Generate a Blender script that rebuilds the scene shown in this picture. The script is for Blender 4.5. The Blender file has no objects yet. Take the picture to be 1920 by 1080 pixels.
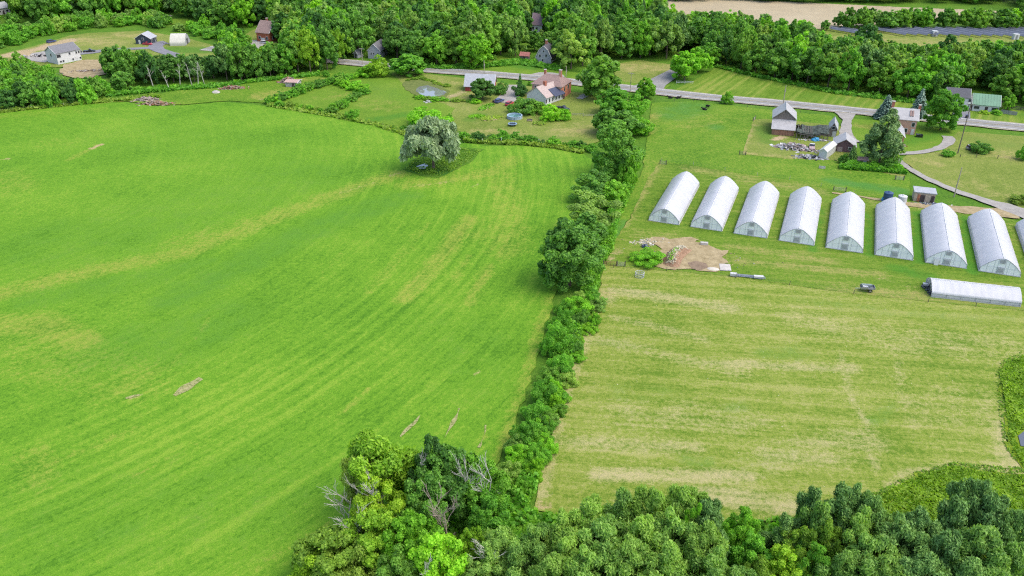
import bpy, bmesh, math, random
import numpy as np
from mathutils import Vector, Matrix, noise
from mathutils.geometry import delaunay_2d_cdt

C = bpy.context.scene.collection
SC = bpy.context.scene
PI = math.pi
R = math.radians

# ------------------------------------------------------------------ camera, sky, sun, exposure
CAMH, FPX = 90.0, 1540.0
PITCH = math.atan((540 + 302) / FPX)
cd = bpy.data.cameras.new('camera'); cam = bpy.data.objects.new('camera', cd); C.objects.link(cam)
cd.sensor_width = 36.0; cd.lens = 36.0 * FPX / 1920.0
cd.clip_start = 1.0; cd.clip_end = 9000.0
cam.location = (0, 0, CAMH); cam.rotation_euler = (PI / 2 - PITCH, 0, 0)
SC.camera = cam

SUN_EL, SUN_AZ = 58.0, 106.0           # azimuth clockwise from +Y (away from the camera)
SUN_STRENGTH, SKY_STRENGTH, EXPOSURE = 0.66, 0.15, 1.34
w = bpy.data.worlds.new("World"); SC.world = w; w.use_nodes = True
nt = w.node_tree
for n in list(nt.nodes): nt.nodes.remove(n)
sky = nt.nodes.new('ShaderNodeTexSky'); sky.sky_type = 'NISHITA'; sky.sun_disc = False
sky.sun_elevation = R(SUN_EL); sky.sun_rotation = R(SUN_AZ)
sky.air_density = 1.0; sky.dust_density = 3.0; sky.ozone_density = 0.6
bg = nt.nodes.new('ShaderNodeBackground'); bg.inputs[1].default_value = SKY_STRENGTH
out = nt.nodes.new('ShaderNodeOutputWorld')
nt.links.new(sky.outputs[0], bg.inputs[0]); nt.links.new(bg.outputs[0], out.inputs[0])
sl = bpy.data.lights.new('sun', 'SUN'); sl.energy = SUN_STRENGTH; sl.angle = R(48); sl.color = (1.0, 0.95, 0.87)
so = bpy.data.objects.new('sun', sl); C.objects.link(so)
sd = Vector((math.sin(R(SUN_AZ)) * math.cos(R(SUN_EL)), math.cos(R(SUN_AZ)) * math.cos(R(SUN_EL)), math.sin(R(SUN_EL))))
so.rotation_euler = sd.to_track_quat('Z', 'Y').to_euler()
SC.view_settings.view_transform = 'Standard'; SC.view_settings.look = 'None'
SC.view_settings.exposure = EXPOSURE; SC.view_settings.gamma = 1.0
SC.cycles.use_denoising = False; SC.cycles.pixel_filter_type = 'BLACKMAN_HARRIS'; SC.cycles.filter_width = 1.2
SC.cycles.max_bounces = 8; SC.cycles.transparent_max_bounces = 6
SC.cycles.diffuse_bounces = 6; SC.cycles.glossy_bounces = 2; SC.cycles.transmission_bounces = 6

# ------------------------------------------------------------------ survey: photograph pixel (1920x1080) -> metres on the land
CP, SP = math.cos(PITCH), math.sin(PITCH)
def g(px, py, z=0.0):
    a, b = px - 960.0, 540.0 - py
    dy, dz = FPX * CP + b * SP, -FPX * SP + b * CP
    t = (z - CAMH) / dz
    return Vector((a * t, dy * t, z))
def proj(x, y, z):
    d = z - CAMH
    depth = y * CP - d * SP; up = y * SP + d * CP
    return 960 + FPX * x / depth, 540 - FPX * up / depth
def slant(py):
    p = g(960, py); return math.hypot(p.y, CAMH)
def mpp(py): return slant(py) / math.hypot(FPX, 540 - py)
def hgt(px, pyb, pyt):
    p = g(px, pyb); b = 540.0 - pyt
    return CAMH + p.y * (-FPX * SP + b * CP) / (FPX * CP + b * SP)

# ------------------------------------------------------------------ small node language
class NT:
    def __init__(s, name):
        s.m = bpy.data.materials.new(name); s.m.use_nodes = True; s.t = s.m.node_tree
        for n in list(s.t.nodes): s.t.nodes.remove(n)
        s.out = s.t.nodes.new('ShaderNodeOutputMaterial')
    def put(s, sock, v):
        if hasattr(v, 'is_output'): s.t.links.new(v, sock)
        elif isinstance(v, (tuple, list)):
            sock.default_value = tuple(v) + (1.0,) if (len(v) == 3 and len(sock.default_value) == 4) else tuple(v)
        else: sock.default_value = v
    def math(s, op, a, b=0.0, clamp=False):
        n = s.t.nodes.new('ShaderNodeMath'); n.operation = op; n.use_clamp = clamp
        s.put(n.inputs[0], a); s.put(n.inputs[1], b); return n.outputs[0]
    def vmath(s, op, a, b=(0, 0, 0)):
        n = s.t.nodes.new('ShaderNodeVectorMath'); n.operation = op
        s.put(n.inputs[0], a); s.put(n.inputs[1], b)
        return n.outputs['Value'] if op in ('LENGTH', 'DOT_PRODUCT', 'DISTANCE') else n.outputs[0]
    def mix(s, f, a, b, blend='MIX'):
        n = s.t.nodes.new('ShaderNodeMix'); n.data_type = 'RGBA'; n.blend_type = blend
        s.put(n.inputs[0], f); s.put(n.inputs[6], a); s.put(n.inputs[7], b); return n.outputs[2]
    def noise(s, vec, scale, detail=2.0, rough=0.5, dist=0.0):
        n = s.t.nodes.new('ShaderNodeTexNoise'); s.put(n.inputs['Vector'], vec)
        n.inputs['Scale'].default_value = scale; n.inputs['Detail'].default_value = detail
        n.inputs['Roughness'].default_value = rough; n.inputs['Distortion'].default_value = dist
        return n.outputs[0]
    def step(s, v, lo, hi):
        n = s.t.nodes.new('ShaderNodeMapRange'); n.interpolation_type = 'SMOOTHSTEP'
        s.put(n.inputs[0], v); n.inputs[1].default_value = lo; n.inputs[2].default_value = hi; return n.outputs[0]
    def attr(s, name):
        n = s.t.nodes.new('ShaderNodeAttribute'); n.attribute_name = name; return n.outputs['Fac']
    def pos(s): return s.t.nodes.new('ShaderNodeNewGeometry').outputs['Position']
    def obj(s): return s.t.nodes.new('ShaderNodeTexCoord').outputs['Object']
    def rnd(s): return s.t.nodes.new('ShaderNodeObjectInfo').outputs['Random']
    def comb(s, x, y, z=0.0):
        n = s.t.nodes.new('ShaderNodeCombineXYZ')
        s.put(n.inputs[0], x); s.put(n.inputs[1], y); s.put(n.inputs[2], z); return n.outputs[0]
    def sep(s, v):
        n = s.t.nodes.new('ShaderNodeSeparateXYZ'); s.put(n.inputs[0], v); return n.outputs
    def bump(s, h, strength, dist):
        n = s.t.nodes.new('ShaderNodeBump'); n.inputs['Strength'].default_value = strength
        n.inputs['Distance'].default_value = dist; s.put(n.inputs['Height'], h); return n.outputs[0]
    def surf(s, col, rough=0.8, spec=0.2, metal=0.0, normal=None, transl=0.0, tcol=None):
        p = s.t.nodes.new('ShaderNodeBsdfPrincipled'); s.put(p.inputs['Base Color'], col)
        s.put(p.inputs['Roughness'], rough); p.inputs['Specular IOR Level'].default_value = spec
        p.inputs['Metallic'].default_value = metal
        if normal is not None: s.put(p.inputs['Normal'], normal)
        o = p.outputs[0]
        if transl > 0:
            tr = s.t.nodes.new('ShaderNodeBsdfTranslucent'); s.put(tr.inputs[0], col if tcol is None else tcol)
            mx = s.t.nodes.new('ShaderNodeMixShader'); mx.inputs[0].default_value = transl
            s.t.links.new(o, mx.inputs[1]); s.t.links.new(tr.outputs[0], mx.inputs[2]); o = mx.outputs[0]
        s.t.links.new(o, s.out.inputs[0]); return s.m

MATS = {}
def plain(name, col, rough=0.7, var=0.25, scale=1.5, metal=0.0, spec=0.3, streak=None):
    if name in MATS: return MATS[name]
    n = NT(name); o = n.obj()
    if streak: o = n.vmath('MULTIPLY', o, streak)
    col = tuple(x * 0.86 for x in col)
    f = n.noise(o, scale, 5, 0.65)
    f = n.step(f, 0.3, 0.7)
    c = n.mix(f, tuple(x * (1 - var) for x in col), tuple(min(1, x * (1 + var)) for x in col))
    MATS[name] = n.surf(c, rough, spec, metal); return MATS[name]

def grass(name, dark, mid, light, dry=(0.35, 0.30, 0.12), bare=(0.42, 0.30, 0.20), lush=None,
          ring=None, line=None, wid=2.4, streak=0.35, tuft=0.5, big=0.03, dryamt=0.0, dashes=0.0):
    """turf: three greens mixed by noise at three sizes, mower streaks, and painted dry / bare / lush ground"""
    n = NT(name); p = n.pos()
    nb = n.noise(p, big, 4, 0.55); nm = n.noise(p, 0.22, 5, 0.62); nf = n.noise(p, 1.1, 6, 0.72); nff = n.noise(p, 4.5, 3, 0.7)
    if ring:
        d = n.vmath('SUBTRACT', p, (ring[0], ring[1], 0)); xyz = n.sep(d)
        rr = n.vmath('LENGTH', n.vmath('MULTIPLY', d, (1, 1, 0)))
        ang = n.math('MULTIPLY', n.math('ARCTAN2', xyz[1], xyz[0]), 200.0); u, v = rr, ang
    elif line is not None:
        ca, sa = math.cos(R(line)), math.sin(R(line))
        v = n.vmath('DOT_PRODUCT', p, (ca, sa, 0)); u = n.vmath('DOT_PRODUCT', p, (-sa, ca, 0))
    else:
        u = v = None
    if u is not None:
        st = n.noise(n.comb(n.math('MULTIPLY', u, 1.0), n.math('MULTIPLY', v, 0.045)), 0.85, 4, 0.7)
        st2 = n.noise(n.comb(n.math('MULTIPLY', u, 1.0), n.math('MULTIPLY', v, 0.02)), 0.22, 3, 0.6)
        wob = n.math('ADD', u, n.math('MULTIPLY', nm, 1.6))
        wave = n.math('SINE', n.math('MULTIPLY', wob, 2 * PI / wid))
        wv = n.math('MULTIPLY', wave, n.math('MULTIPLY', n.step(st2, 0.35, 0.65), 0.11 * streak / 0.35))
        st3 = n.noise(n.comb(n.math('MULTIPLY', u, 1.0), n.math('MULTIPLY', v, 0.06)), 2.4, 3, 0.7)
        stripe = n.math('ADD', n.math('MULTIPLY', n.math('SUBTRACT', st, 0.5), streak * 1.8), wv)
        stripe = n.math('ADD', stripe, n.math('MULTIPLY', n.math('SUBTRACT', st3, 0.5), streak * 1.5))
        stripe = n.math('ADD', stripe, n.math('MULTIPLY', n.math('SUBTRACT', st2, 0.5), streak * 1.6))
        if ring: stripe = n.math('MULTIPLY', stripe, n.math('ADD', 0.30, n.math('MULTIPLY', n.step(rr, 120.0, 195.0), 0.70)))
    else: stripe = 0.0; st = nm
    f = n.math('ADD', n.math('MULTIPLY', nb, 0.9), n.math('MULTIPLY', nm, 0.55))
    f = n.math('ADD', f, n.math('MULTIPLY', n.math('SUBTRACT', nf, 0.5), tuft * 1.5))
    f = n.math('ADD', f, n.math('MULTIPLY', n.math('SUBTRACT', nff, 0.5), tuft * 0.9))
    f = n.math('ADD', f, stripe)
    c = n.mix(n.step(f, 0.35, 0.72), dark, mid)
    c = n.mix(n.step(f, 0.70, 1.12), c, light)
    if lush:
        lf = n.math('ADD', n.attr('lush'), n.math('MULTIPLY', n.math('SUBTRACT', n.math('ADD', nm, nf), 1.0), 1.1))
        lf = n.math('MULTIPLY', n.step(lf, 0.15, 0.85), 0.85)
        c = n.mix(lf, c, lush)
    df = n.math('ADD', n.attr('dry'), dryamt)
    df = n.math('ADD', df, n.math('MULTIPLY', n.math('SUBTRACT', n.math('ADD', nm, st), 1.0), 0.75))
    df = n.math('ADD', df, n.math('MULTIPLY', n.math('SUBTRACT', nf, 0.5), 1.3))
    df = n.math('ADD', df, n.math('MULTIPLY', n.math('SUBTRACT', nff, 0.5), 0.7))
    c = n.mix(n.math('MULTIPLY', n.step(df, 0.15, 1.0), 0.85), c, dry)
    bf = n.math('ADD', n.attr('bare'), n.math('MULTIPLY', n.math('SUBTRACT', n.math('ADD', nf, st), 1.0), 0.7))
    c = n.mix(n.step(bf, 0.32, 0.72), c, n.mix(n.step(nf, 0.35, 0.65), tuple(x * 0.75 for x in bare), bare))
    if dashes > 0:
        sp = n.noise(p, 2.6, 2, 0.5)
        c = n.mix(n.math('MULTIPLY', n.step(sp, 0.72, 0.80), dashes), c, (0.5, 0.47, 0.35))
    h = n.math('ADD', nf, n.math('MULTIPLY', nff, 0.6))
    return n.surf(c, 0.95, 0.08, normal=n.bump(h, 0.55, 0.25))

# ------------------------------------------------------------------ mesh helpers
def link(name, me, mat=None, parent=None):
    o = bpy.data.objects.new(name, me); C.objects.link(o)
    if mat is not None and not me.materials: me.materials.append(mat)
    if parent is not None: o.parent = parent
    return o
def tag(o, label=None, cat=None, group=None, kind=None):
    if label: o['label'] = label
    if cat: o['category'] = cat
    if group: o['group'] = group
    if kind: o['kind'] = kind
    return o
def thing(name, label, cat, loc=(0, 0, 0), rotz=0.0, group=None):
    o = bpy.data.objects.new(name, None); C.objects.link(o); o.empty_display_size = 0.5
    o.location = loc; o.rotation_euler = (0, 0, rotz)
    return tag(o, label, cat, group)

class MB:
    def __init__(s): s.v = []; s.f = []
    def add(s, vs, fs):
        k = len(s.v); s.v += [tuple(v) for v in vs]; s.f += [tuple(i + k for i in f) for f in fs]; return s
    def box(s, c, d, rz=0.0, rx=0.0, ry=0.0):
        m = Matrix.Translation(c) @ Matrix.Rotation(rz, 4, 'Z') @ Matrix.Rotation(ry, 4, 'Y') @ Matrix.Rotation(rx, 4, 'X')
        vs = [m @ Vector((x * d[0] / 2, y * d[1] / 2, z * d[2] / 2)) for x in (-1, 1) for y in (-1, 1) for z in (-1, 1)]
        return s.add(vs, [(0, 1, 3, 2), (4, 6, 7, 5), (0, 4, 5, 1), (2, 3, 7, 6), (0, 2, 6, 4), (1, 5, 7, 3)])
    def tube(s, p0, p1, r0, r1=None, n=6, cap=True):
        r1 = r0 if r1 is None else r1
        p0, p1 = Vector(p0), Vector(p1); d = (p1 - p0)
        if d.length < 1e-6: return s
        q = d.to_track_quat('Z', 'Y')
        vs = []
        for p, r in ((p0, r0), (p1, r1)):
            for i in range(n):
                a = 2 * PI * i / n; vs.append(p + q @ Vector((r * math.cos(a), r * math.sin(a), 0)))
        fs = [(i, (i + 1) % n, n + (i + 1) % n, n + i) for i in range(n)]
        if cap: fs += [tuple(range(n))[::-1], tuple(range(n, 2 * n))]
        return s.add(vs, fs)
    def lathe(s, prof, n=16, c=(0, 0, 0)):
        vs = []
        for r, z in prof:
            for i in range(n):
                a = 2 * PI * i / n; vs.append((c[0] + r * math.cos(a), c[1] + r * math.sin(a), c[2] + z))
        fs = []
        for k in range(len(prof) - 1):
            for i in range(n): fs.append((k * n + i, k * n + (i + 1) % n, (k + 1) * n + (i + 1) % n, (k + 1) * n + i))
        return s.add(vs, fs)
    def prism(s, prof, a0, a1, axis='y'):
        """profile of (u, z) swept along axis: 'y' -> u is x; 'x' -> u is y"""
        n = len(prof); vs = []
        for a in (a0, a1):
            for u, z in prof: vs.append((u, a, z) if axis == 'y' else (a, u, z))
        fs = [(i, (i + 1) % n, n + (i + 1) % n, n + i) for i in range(n)] + [tuple(range(n))[::-1], tuple(range(n, 2 * n))]
        return s.add(vs, fs)
    def mesh(s, name, smooth=False):
        me = bpy.data.meshes.new(name); me.from_pydata(s.v, [], s.f); me.validate()
        bm = bmesh.new(); bm.from_mesh(me); bmesh.ops.recalc_face_normals(bm, faces=bm.faces); bm.to_mesh(me); bm.free()
        if smooth: me.polygons.foreach_set('use_smooth', [True] * len(me.polygons))
        return me
    def build(s, name, mat, parent=None, smooth=False):
        return link(name, s.mesh(name, smooth), mat, parent)

# ------------------------------------------------------------------ the land: one base sheet and turf sheets above it
def densify(pts, step):
    o = []
    for i in range(len(pts)):
        a, b = pts[i], pts[(i + 1) % len(pts)]
        k = max(1, int((b - a).length / step))
        for j in range(k): o.append(a.lerp(b, j / k))
    return o
def inside(P, poly):
    x, y = P[:, 0], P[:, 1]; r = np.zeros(len(P), bool); n = len(poly); j = n - 1
    for i in range(n):
        xi, yi = poly[i][0], poly[i][1]; xj, yj = poly[j][0], poly[j][1]
        c = ((yi > y) != (yj > y)) & (x < (xj - xi) * (y - yi) / (yj - yi + 1e-12) + xi); r ^= c; j = i
    return r
def capsule(P, pts):
    d = np.full(len(P), 1e9)
    if len(pts) == 1: return np.hypot(P[:, 0] - pts[0][0], P[:, 1] - pts[0][1])
    for a, b in zip(pts[:-1], pts[1:]):
        ab = np.array([b[0] - a[0], b[1] - a[1]]); L = (ab ** 2).sum() + 1e-9
        t = np.clip(((P[:, 0] - a[0]) * ab[0] + (P[:, 1] - a[1]) * ab[1]) / L, 0, 1)
        d = np.minimum(d, np.hypot(P[:, 0] - a[0] - t * ab[0], P[:, 1] - a[1] - t * ab[1]))
    return d
NSHEET = 0
def sheet(name, px, z, mat, step=4.0, patches=(), jit=0.35, edge=2.5, world=False):
    """a turf or gravel sheet whose outline is surveyed from the photograph; patches = (attribute, pixel polyline, radius m, strength)"""
    global NSHEET
    NSHEET += 1; z += 0.0025 * NSHEET
    pts = [Vector(q) if world else g(*q) for q in px]
    pts = [Vector((p.x, p.y)) for p in pts]
    pts = densify(pts, edge)
    pts = [p + jit * Vector((noise.noise((p.x * .35, p.y * .35, 3.1)), noise.noise((p.x * .35, p.y * .35, 9.7)))) * 2 for p in pts]
    poly = [(p.x, p.y) for p in pts]
    xs = [p.x for p in pts]; ys = [p.y for p in pts]
    rs = np.random.RandomState(7)
    X, Y = np.meshgrid(np.arange(min(xs), max(xs), step), np.arange(min(ys), max(ys), step))
    P = np.stack([X.ravel(), Y.ravel()], 1) + rs.uniform(-.3, .3, (X.size, 2)) * step
    P = P[inside(P, poly)]
    if len(P):
        keep = capsule(P, poly + [poly[0]]) > step * 0.4; P = P[keep]
    vs = pts + [Vector((a, b)) for a, b in P]; k = len(pts)
    r = delaunay_2d_cdt(vs, [(i, (i + 1) % k) for i in range(k)], [], 1, 1e-4)
    me = bpy.data.meshes.new(name); me.from_pydata([(v.x, v.y, z) for v in r[0]], [], [tuple(f) for f in r[2]])
    bm = bmesh.new(); bm.from_mesh(me)
    bmesh.ops.recalc_face_normals(bm, faces=bm.faces)
    for f in bm.faces:
        if f.normal.z < 0: f.normal_flip()
    bm.to_mesh(me); bm.free()
    V = np.array([(v.co.x, v.co.y) for v in me.vertices])
    vals = {}
    for at, pl, rad, st in patches:
        d = capsule(V, [tuple(g(*q))[:2] for q in pl]) / rad
        t = np.clip(1.25 - d, 0, 1); t = t * t * (3 - 2 * t) * st
        vals[at] = np.maximum(vals.get(at, 0), t)
    for at, v in vals.items():
        a = me.attributes.new(at, 'FLOAT', 'POINT'); a.data.foreach_set('value', np.asarray(v, np.float32))
    o = link(name, me, mat); o['kind'] = 'structure'; return o
def ribbon(name, px, width, z, mat, world=False, jit=0.0):
    global NSHEET
    NSHEET += 1; z += 0.0025 * NSHEET
    pts = [Vector(q) if world else g(*q) for q in px]; pts = [Vector((p.x, p.y, 0)) for p in pts]
    wl = width if isinstance(width, (list, tuple)) else [width] * len(pts)
    sm = []; ws = []
    for i in range(len(pts) - 1):                      # Catmull-Rom
        p0, p1, p2, p3 = pts[max(i - 1, 0)], pts[i], pts[i + 1], pts[min(i + 2, len(pts) - 1)]
        for k in range(10):
            t = k / 10
            sm.append(0.5 * (2 * p1 + (p2 - p0) * t + (2 * p0 - 5 * p1 + 4 * p2 - p3) * t * t + (3 * p1 - p0 - 3 * p2 + p3) * t ** 3))
            ws.append(wl[i] * (1 - t) + wl[i + 1] * t)
    sm.append(pts[-1]); ws.append(wl[-1])
    vs = []; fs = []
    for i, p in enumerate(sm):
        d = (sm[min(i + 1, len(sm) - 1)] - sm[max(i - 1, 0)]).normalized(); nrm = Vector((-d.y, d.x, 0))
        j1 = jit * noise.noise((p.x * .3, p.y * .3, 1.0)); j2 = jit * noise.noise((p.x * .3, p.y * .3, 5.0))
        vs += [p + nrm * (ws[i] / 2 + j1) + Vector((0, 0, z)), p - nrm * (ws[i] / 2 + j2) + Vector((0, 0, z))]
        if i: fs.append((2 * i - 2, 2 * i - 1, 2 * i + 1, 2 * i))
    me = bpy.data.meshes.new(name); me.from_pydata([tuple(v) for v in vs], [], fs)
    bm = bmesh.new(); bm.from_mesh(me); bmesh.ops.recalc_face_normals(bm, faces=bm.faces)
    for f in bm.faces:
        if f.normal.z < 0: f.normal_flip()
    bm.to_mesh(me); bm.free()
    o = link(name, me, mat); o['kind'] = 'structure'; return o

RING = (-198.6, 237.0)
G_BASE = grass('rough_ground', (0.034, 0.092, 0.010), (0.071, 0.160, 0.014), (0.126, 0.210, 0.028), tuft=0.8, dry=(0.185, 0.168, 0.063))
G_HAY = grass('hay_grass', (0.058, 0.157, 0.010), (0.103, 0.230, 0.015), (0.172, 0.282, 0.027), dry=(0.255, 0.265, 0.048), bare=(0.370, 0.294, 0.140),
              lush=(0.071, 0.186, 0.020), ring=RING, wid=3.2, streak=0.42, tuft=0.95)
G_MOWN = grass('mown_grass', (.090, .158, .015), (.166, .216, .033), (.245, .260, .072), dry=(.355, .312, .155), bare=(.40, .29, .165),
               lush=(.080, .190, .020), line=-7, wid=4.5, streak=0.44, tuft=1.2, dryamt=0.03, dashes=0.9, big=0.05)
G_YARD = grass('yard_grass', (0.059, 0.126, 0.011), (0.109, 0.185, 0.018), (0.181, 0.214, 0.042), dry=(0.277, 0.244, 0.084), bare=(0.370, 0.277, 0.154),
               lush=(0.050, 0.164, 0.014), line=-9, wid=2.6, streak=0.42, tuft=0.95, dryamt=.05)
G_PAST = grass('pasture_grass', (0.046, 0.122, 0.010), (0.097, 0.193, 0.015), (0.172, 0.231, 0.032), dry=(0.252, 0.235, 0.059), lush=(0.055, 0.176, 0.032), tuft=1.25, bare=(0.336, 0.269, 0.140), dryamt=.06, big=.06)
G_LAWN = grass('dry_lawn', (0.088, 0.139, 0.017), (0.155, 0.197, 0.038), (0.231, 0.234, 0.073), dry=(0.302, 0.256, 0.101), lush=(0.067, 0.160, 0.017), tuft=0.8, bare=(0.378, 0.294, 0.168), dryamt=.08)
G_GREEN = grass('green_lawn', (0.063, 0.139, 0.011), (0.109, 0.197, 0.018), (0.164, 0.227, 0.034), dry=(0.244, 0.223, 0.059), lush=(0.050, 0.160, 0.015), tuft=0.65, bare=(0.353, 0.277, 0.154))
G_NORTH = grass('striped_lawn', (0.071, 0.143, 0.011), (0.118, 0.193, 0.021), (0.189, 0.227, 0.041), dry=(0.235, 0.218, 0.059), lush=(0.050, 0.160, 0.015),
                tuft=0.5, line=58, wid=3.6, streak=0.62)
G_TALL = grass('tall_grass', (0.029, 0.097, 0.008), (0.063, 0.151, 0.013), (0.134, 0.193, 0.035), dry=(0.252, 0.218, 0.077), tuft=1.0, lush=(0.034, 0.126, 0.014))
G_MARSH = grass('marsh_grass', (0.085, 0.150, 0.010), (0.160, 0.225, 0.016), (0.215, 0.255, 0.028), tuft=1.2, dry=(0.252, 0.210, 0.070))
G_SOIL = grass('tilled_soil', (0.260, 0.214, 0.136), (0.332, 0.277, 0.178), (0.395, 0.340, 0.227), line=-6, wid=5.0, streak=0.25, tuft=0.25, dry=(0.378, 0.319, 0.196))

def soil(name, a, b, scale=0.8, rough=0.95, streak=None):
    n = NT(name); p = n.pos()
    if streak: p = n.vmath('MULTIPLY', p, streak)
    f = n.math('ADD', n.math('MULTIPLY', n.noise(p, scale, 6, 0.7), 0.7), n.math('MULTIPLY', n.noise(p, scale * 5, 4, 0.7), 0.3))
    return n.surf(n.mix(n.step(f, 0.32, 0.68), a, b), rough, 0.1, normal=n.bump(f, 0.5, 0.15))
M_ASPH = soil('asphalt', (.185, .180, .170), (.255, .250, .236), 0.25, 0.85)
M_GRAV = soil('gravel', (.225, .212, .19), (.32, .303, .275), 0.5)
M_DARKASPH = soil('dark_asphalt', (.15, .15, .165), (.2, .2, .21), 0.3)
M_DIRT = soil('bare_dirt', (.205, .160, .082), (.36, .292, .170), 0.55)
M_DIRTDARK = soil('dark_dirt', (.14, .100, .068), (.24, .178, .120), 0.7)
M_LINE = plain('road_paint', (.66, .66, .64), 0.7, 0.1)
M_YLINE = plain('yellow_road_paint', (.42, .36, .16), 0.7, 0.15)

b = MB(); b.add([(-3500, -400, -.12), (3500, -400, -.12), (3500, 4500, -.12), (-3500, 4500, -.12)], [(0, 1, 2, 3)])
b.build('ground', G_BASE)['kind'] = 'structure'

D, B, L = 'dry', 'bare', 'lush'
sheet('hay_field', [(-500, 275), (-120, 226), (0, 212), (60, 206), (120, 200), (180, 193), (240, 192), (290, 199), (345, 198), (420, 191), (485, 198), (560, 207),
    (620, 217), (700, 232), (755, 245), (775, 262), (800, 262), (870, 268), (910, 274), (980, 272), (1040, 277), (1090, 287), (1110, 300), (1110, 340),
    (1085, 400), (1050, 500), (1045, 545), (1020, 620), (998, 700), (965, 800), (935, 865), (880, 940), (800, 1010), (700, 1100), (650, 1300), (-800, 1300)],
    0.06, G_HAY, 1.25, [
    (D, [(0, 552), (90, 528), (200, 503), (330, 478), (420, 445), (510, 410), (590, 380), (690, 345), (745, 327)], 5.50, .55),
    (D, [(330, 455), (480, 415), (640, 360), (720, 335)], 6.00, .40),
    (B, [(640, 362), (700, 343)], 1.80, .45), (B, [(730, 330), (750, 325)], 1.60, .5), (B, [(60, 540), (110, 526)], 1.60, .3), (B, [(440, 442), (500, 425)], 1.20, .36), (B, [(530, 398), (575, 392)], 1.20, .3),
    (B, [(770, 350), (850, 340)], 2.00, .42), (B, [(880, 352), (905, 343)], 1.00, .45), (B, [(860, 337), (885, 332)], 1.20, .35),
    (D, [(760, 348), (860, 335), (930, 320), (960, 300)], 6.00, .5), (D, [(940, 330), (960, 400), (950, 470)], 8.00, .42), (D, [(900, 440), (930, 420)], 9.00, .35),
    (D, [(760, 560), (830, 480), (880, 410)], 4.00, .55), (D, [(690, 550), (770, 460), (800, 420)], 2.20, .35), (D, [(880, 570), (915, 500)], 2.50, .5), (D, [(850, 530), (880, 480)], 1.60, .4),
    (D, [(-200, 590), (0, 612), (60, 605), (110, 622), (150, 640)], 7.00, .52), (D, [(0, 650), (100, 690), (180, 690), (250, 720)], 11.00, .34), (D, [(60, 860), (70, 900)], 5.00, .35),
    (B, [(235, 748), (262, 742)], 0.80, .6), (B, [(172, 279), (190, 271)], 1.60, .75), (B, [(5, 299), (18, 298)], 1.50, .6), (B, [(600, 301), (618, 301)], 1.30, .45),
    (D, [(130, 300), (185, 272)], 2.00, .5), (D, [(80, 270), (130, 265)], 8.00, .25), (D, [(10, 330), (40, 350)], 9.00, .35), (D, [(5, 220), (200, 205)], 5.00, .3),
    (D, [(898, 845), (912, 805)], 0.80, .6), (B, [(892, 705), (897, 698)], 0.80, .6),
    (D, [(938, 860), (985, 720), (1030, 560)], 2.20, .5), (D, [(940, 850), (960, 790)], 1.60, .6), (D, [(630, 785), (690, 730)], 0.80, .45), (D, [(480, 1065), (620, 980)], 0.80, .4),
    (D, [(110, 865), (230, 810)], 0.80, .5), (D, [(150, 855), (260, 800)], 0.80, .45), (D, [(240, 900), (400, 815)], 0.80, .35), (D, [(320, 690), (400, 590)], 0.80, .4), (D, [(600, 520), (660, 450)], 0.80, .35),
    (L, [(330, 560), (520, 460), (640, 410), (760, 370)], 9.00, 0.52), (L, [(60, 560), (250, 525), (380, 500)], 8.00, 0.42), (L, [(200, 660), (330, 640), (420, 600)], 14.00, 0.42),
    (L, [(100, 460), (350, 400), (560, 330)], 26.00, 0.35), (L, [(200, 260), (500, 280)], 30.00, 0.24), (L, [(850, 620), (900, 700)], 16.00, 0.24), (L, [(100, 980), (500, 930)], 20.00, 0.28), (L, [(1000, 330), (1060, 330)], 6.00, 0.28)], jit=0.5)
sheet('willow_rough', [(757, 318), (772, 300), (800, 285), (868, 276), (906, 281), (886, 300), (850, 322), (822, 334), (788, 330)], 0.12, G_TALL, 3.0,
      [(L, [(780, 316), (830, 322)], 5, .9)], jit=0.6)
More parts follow.
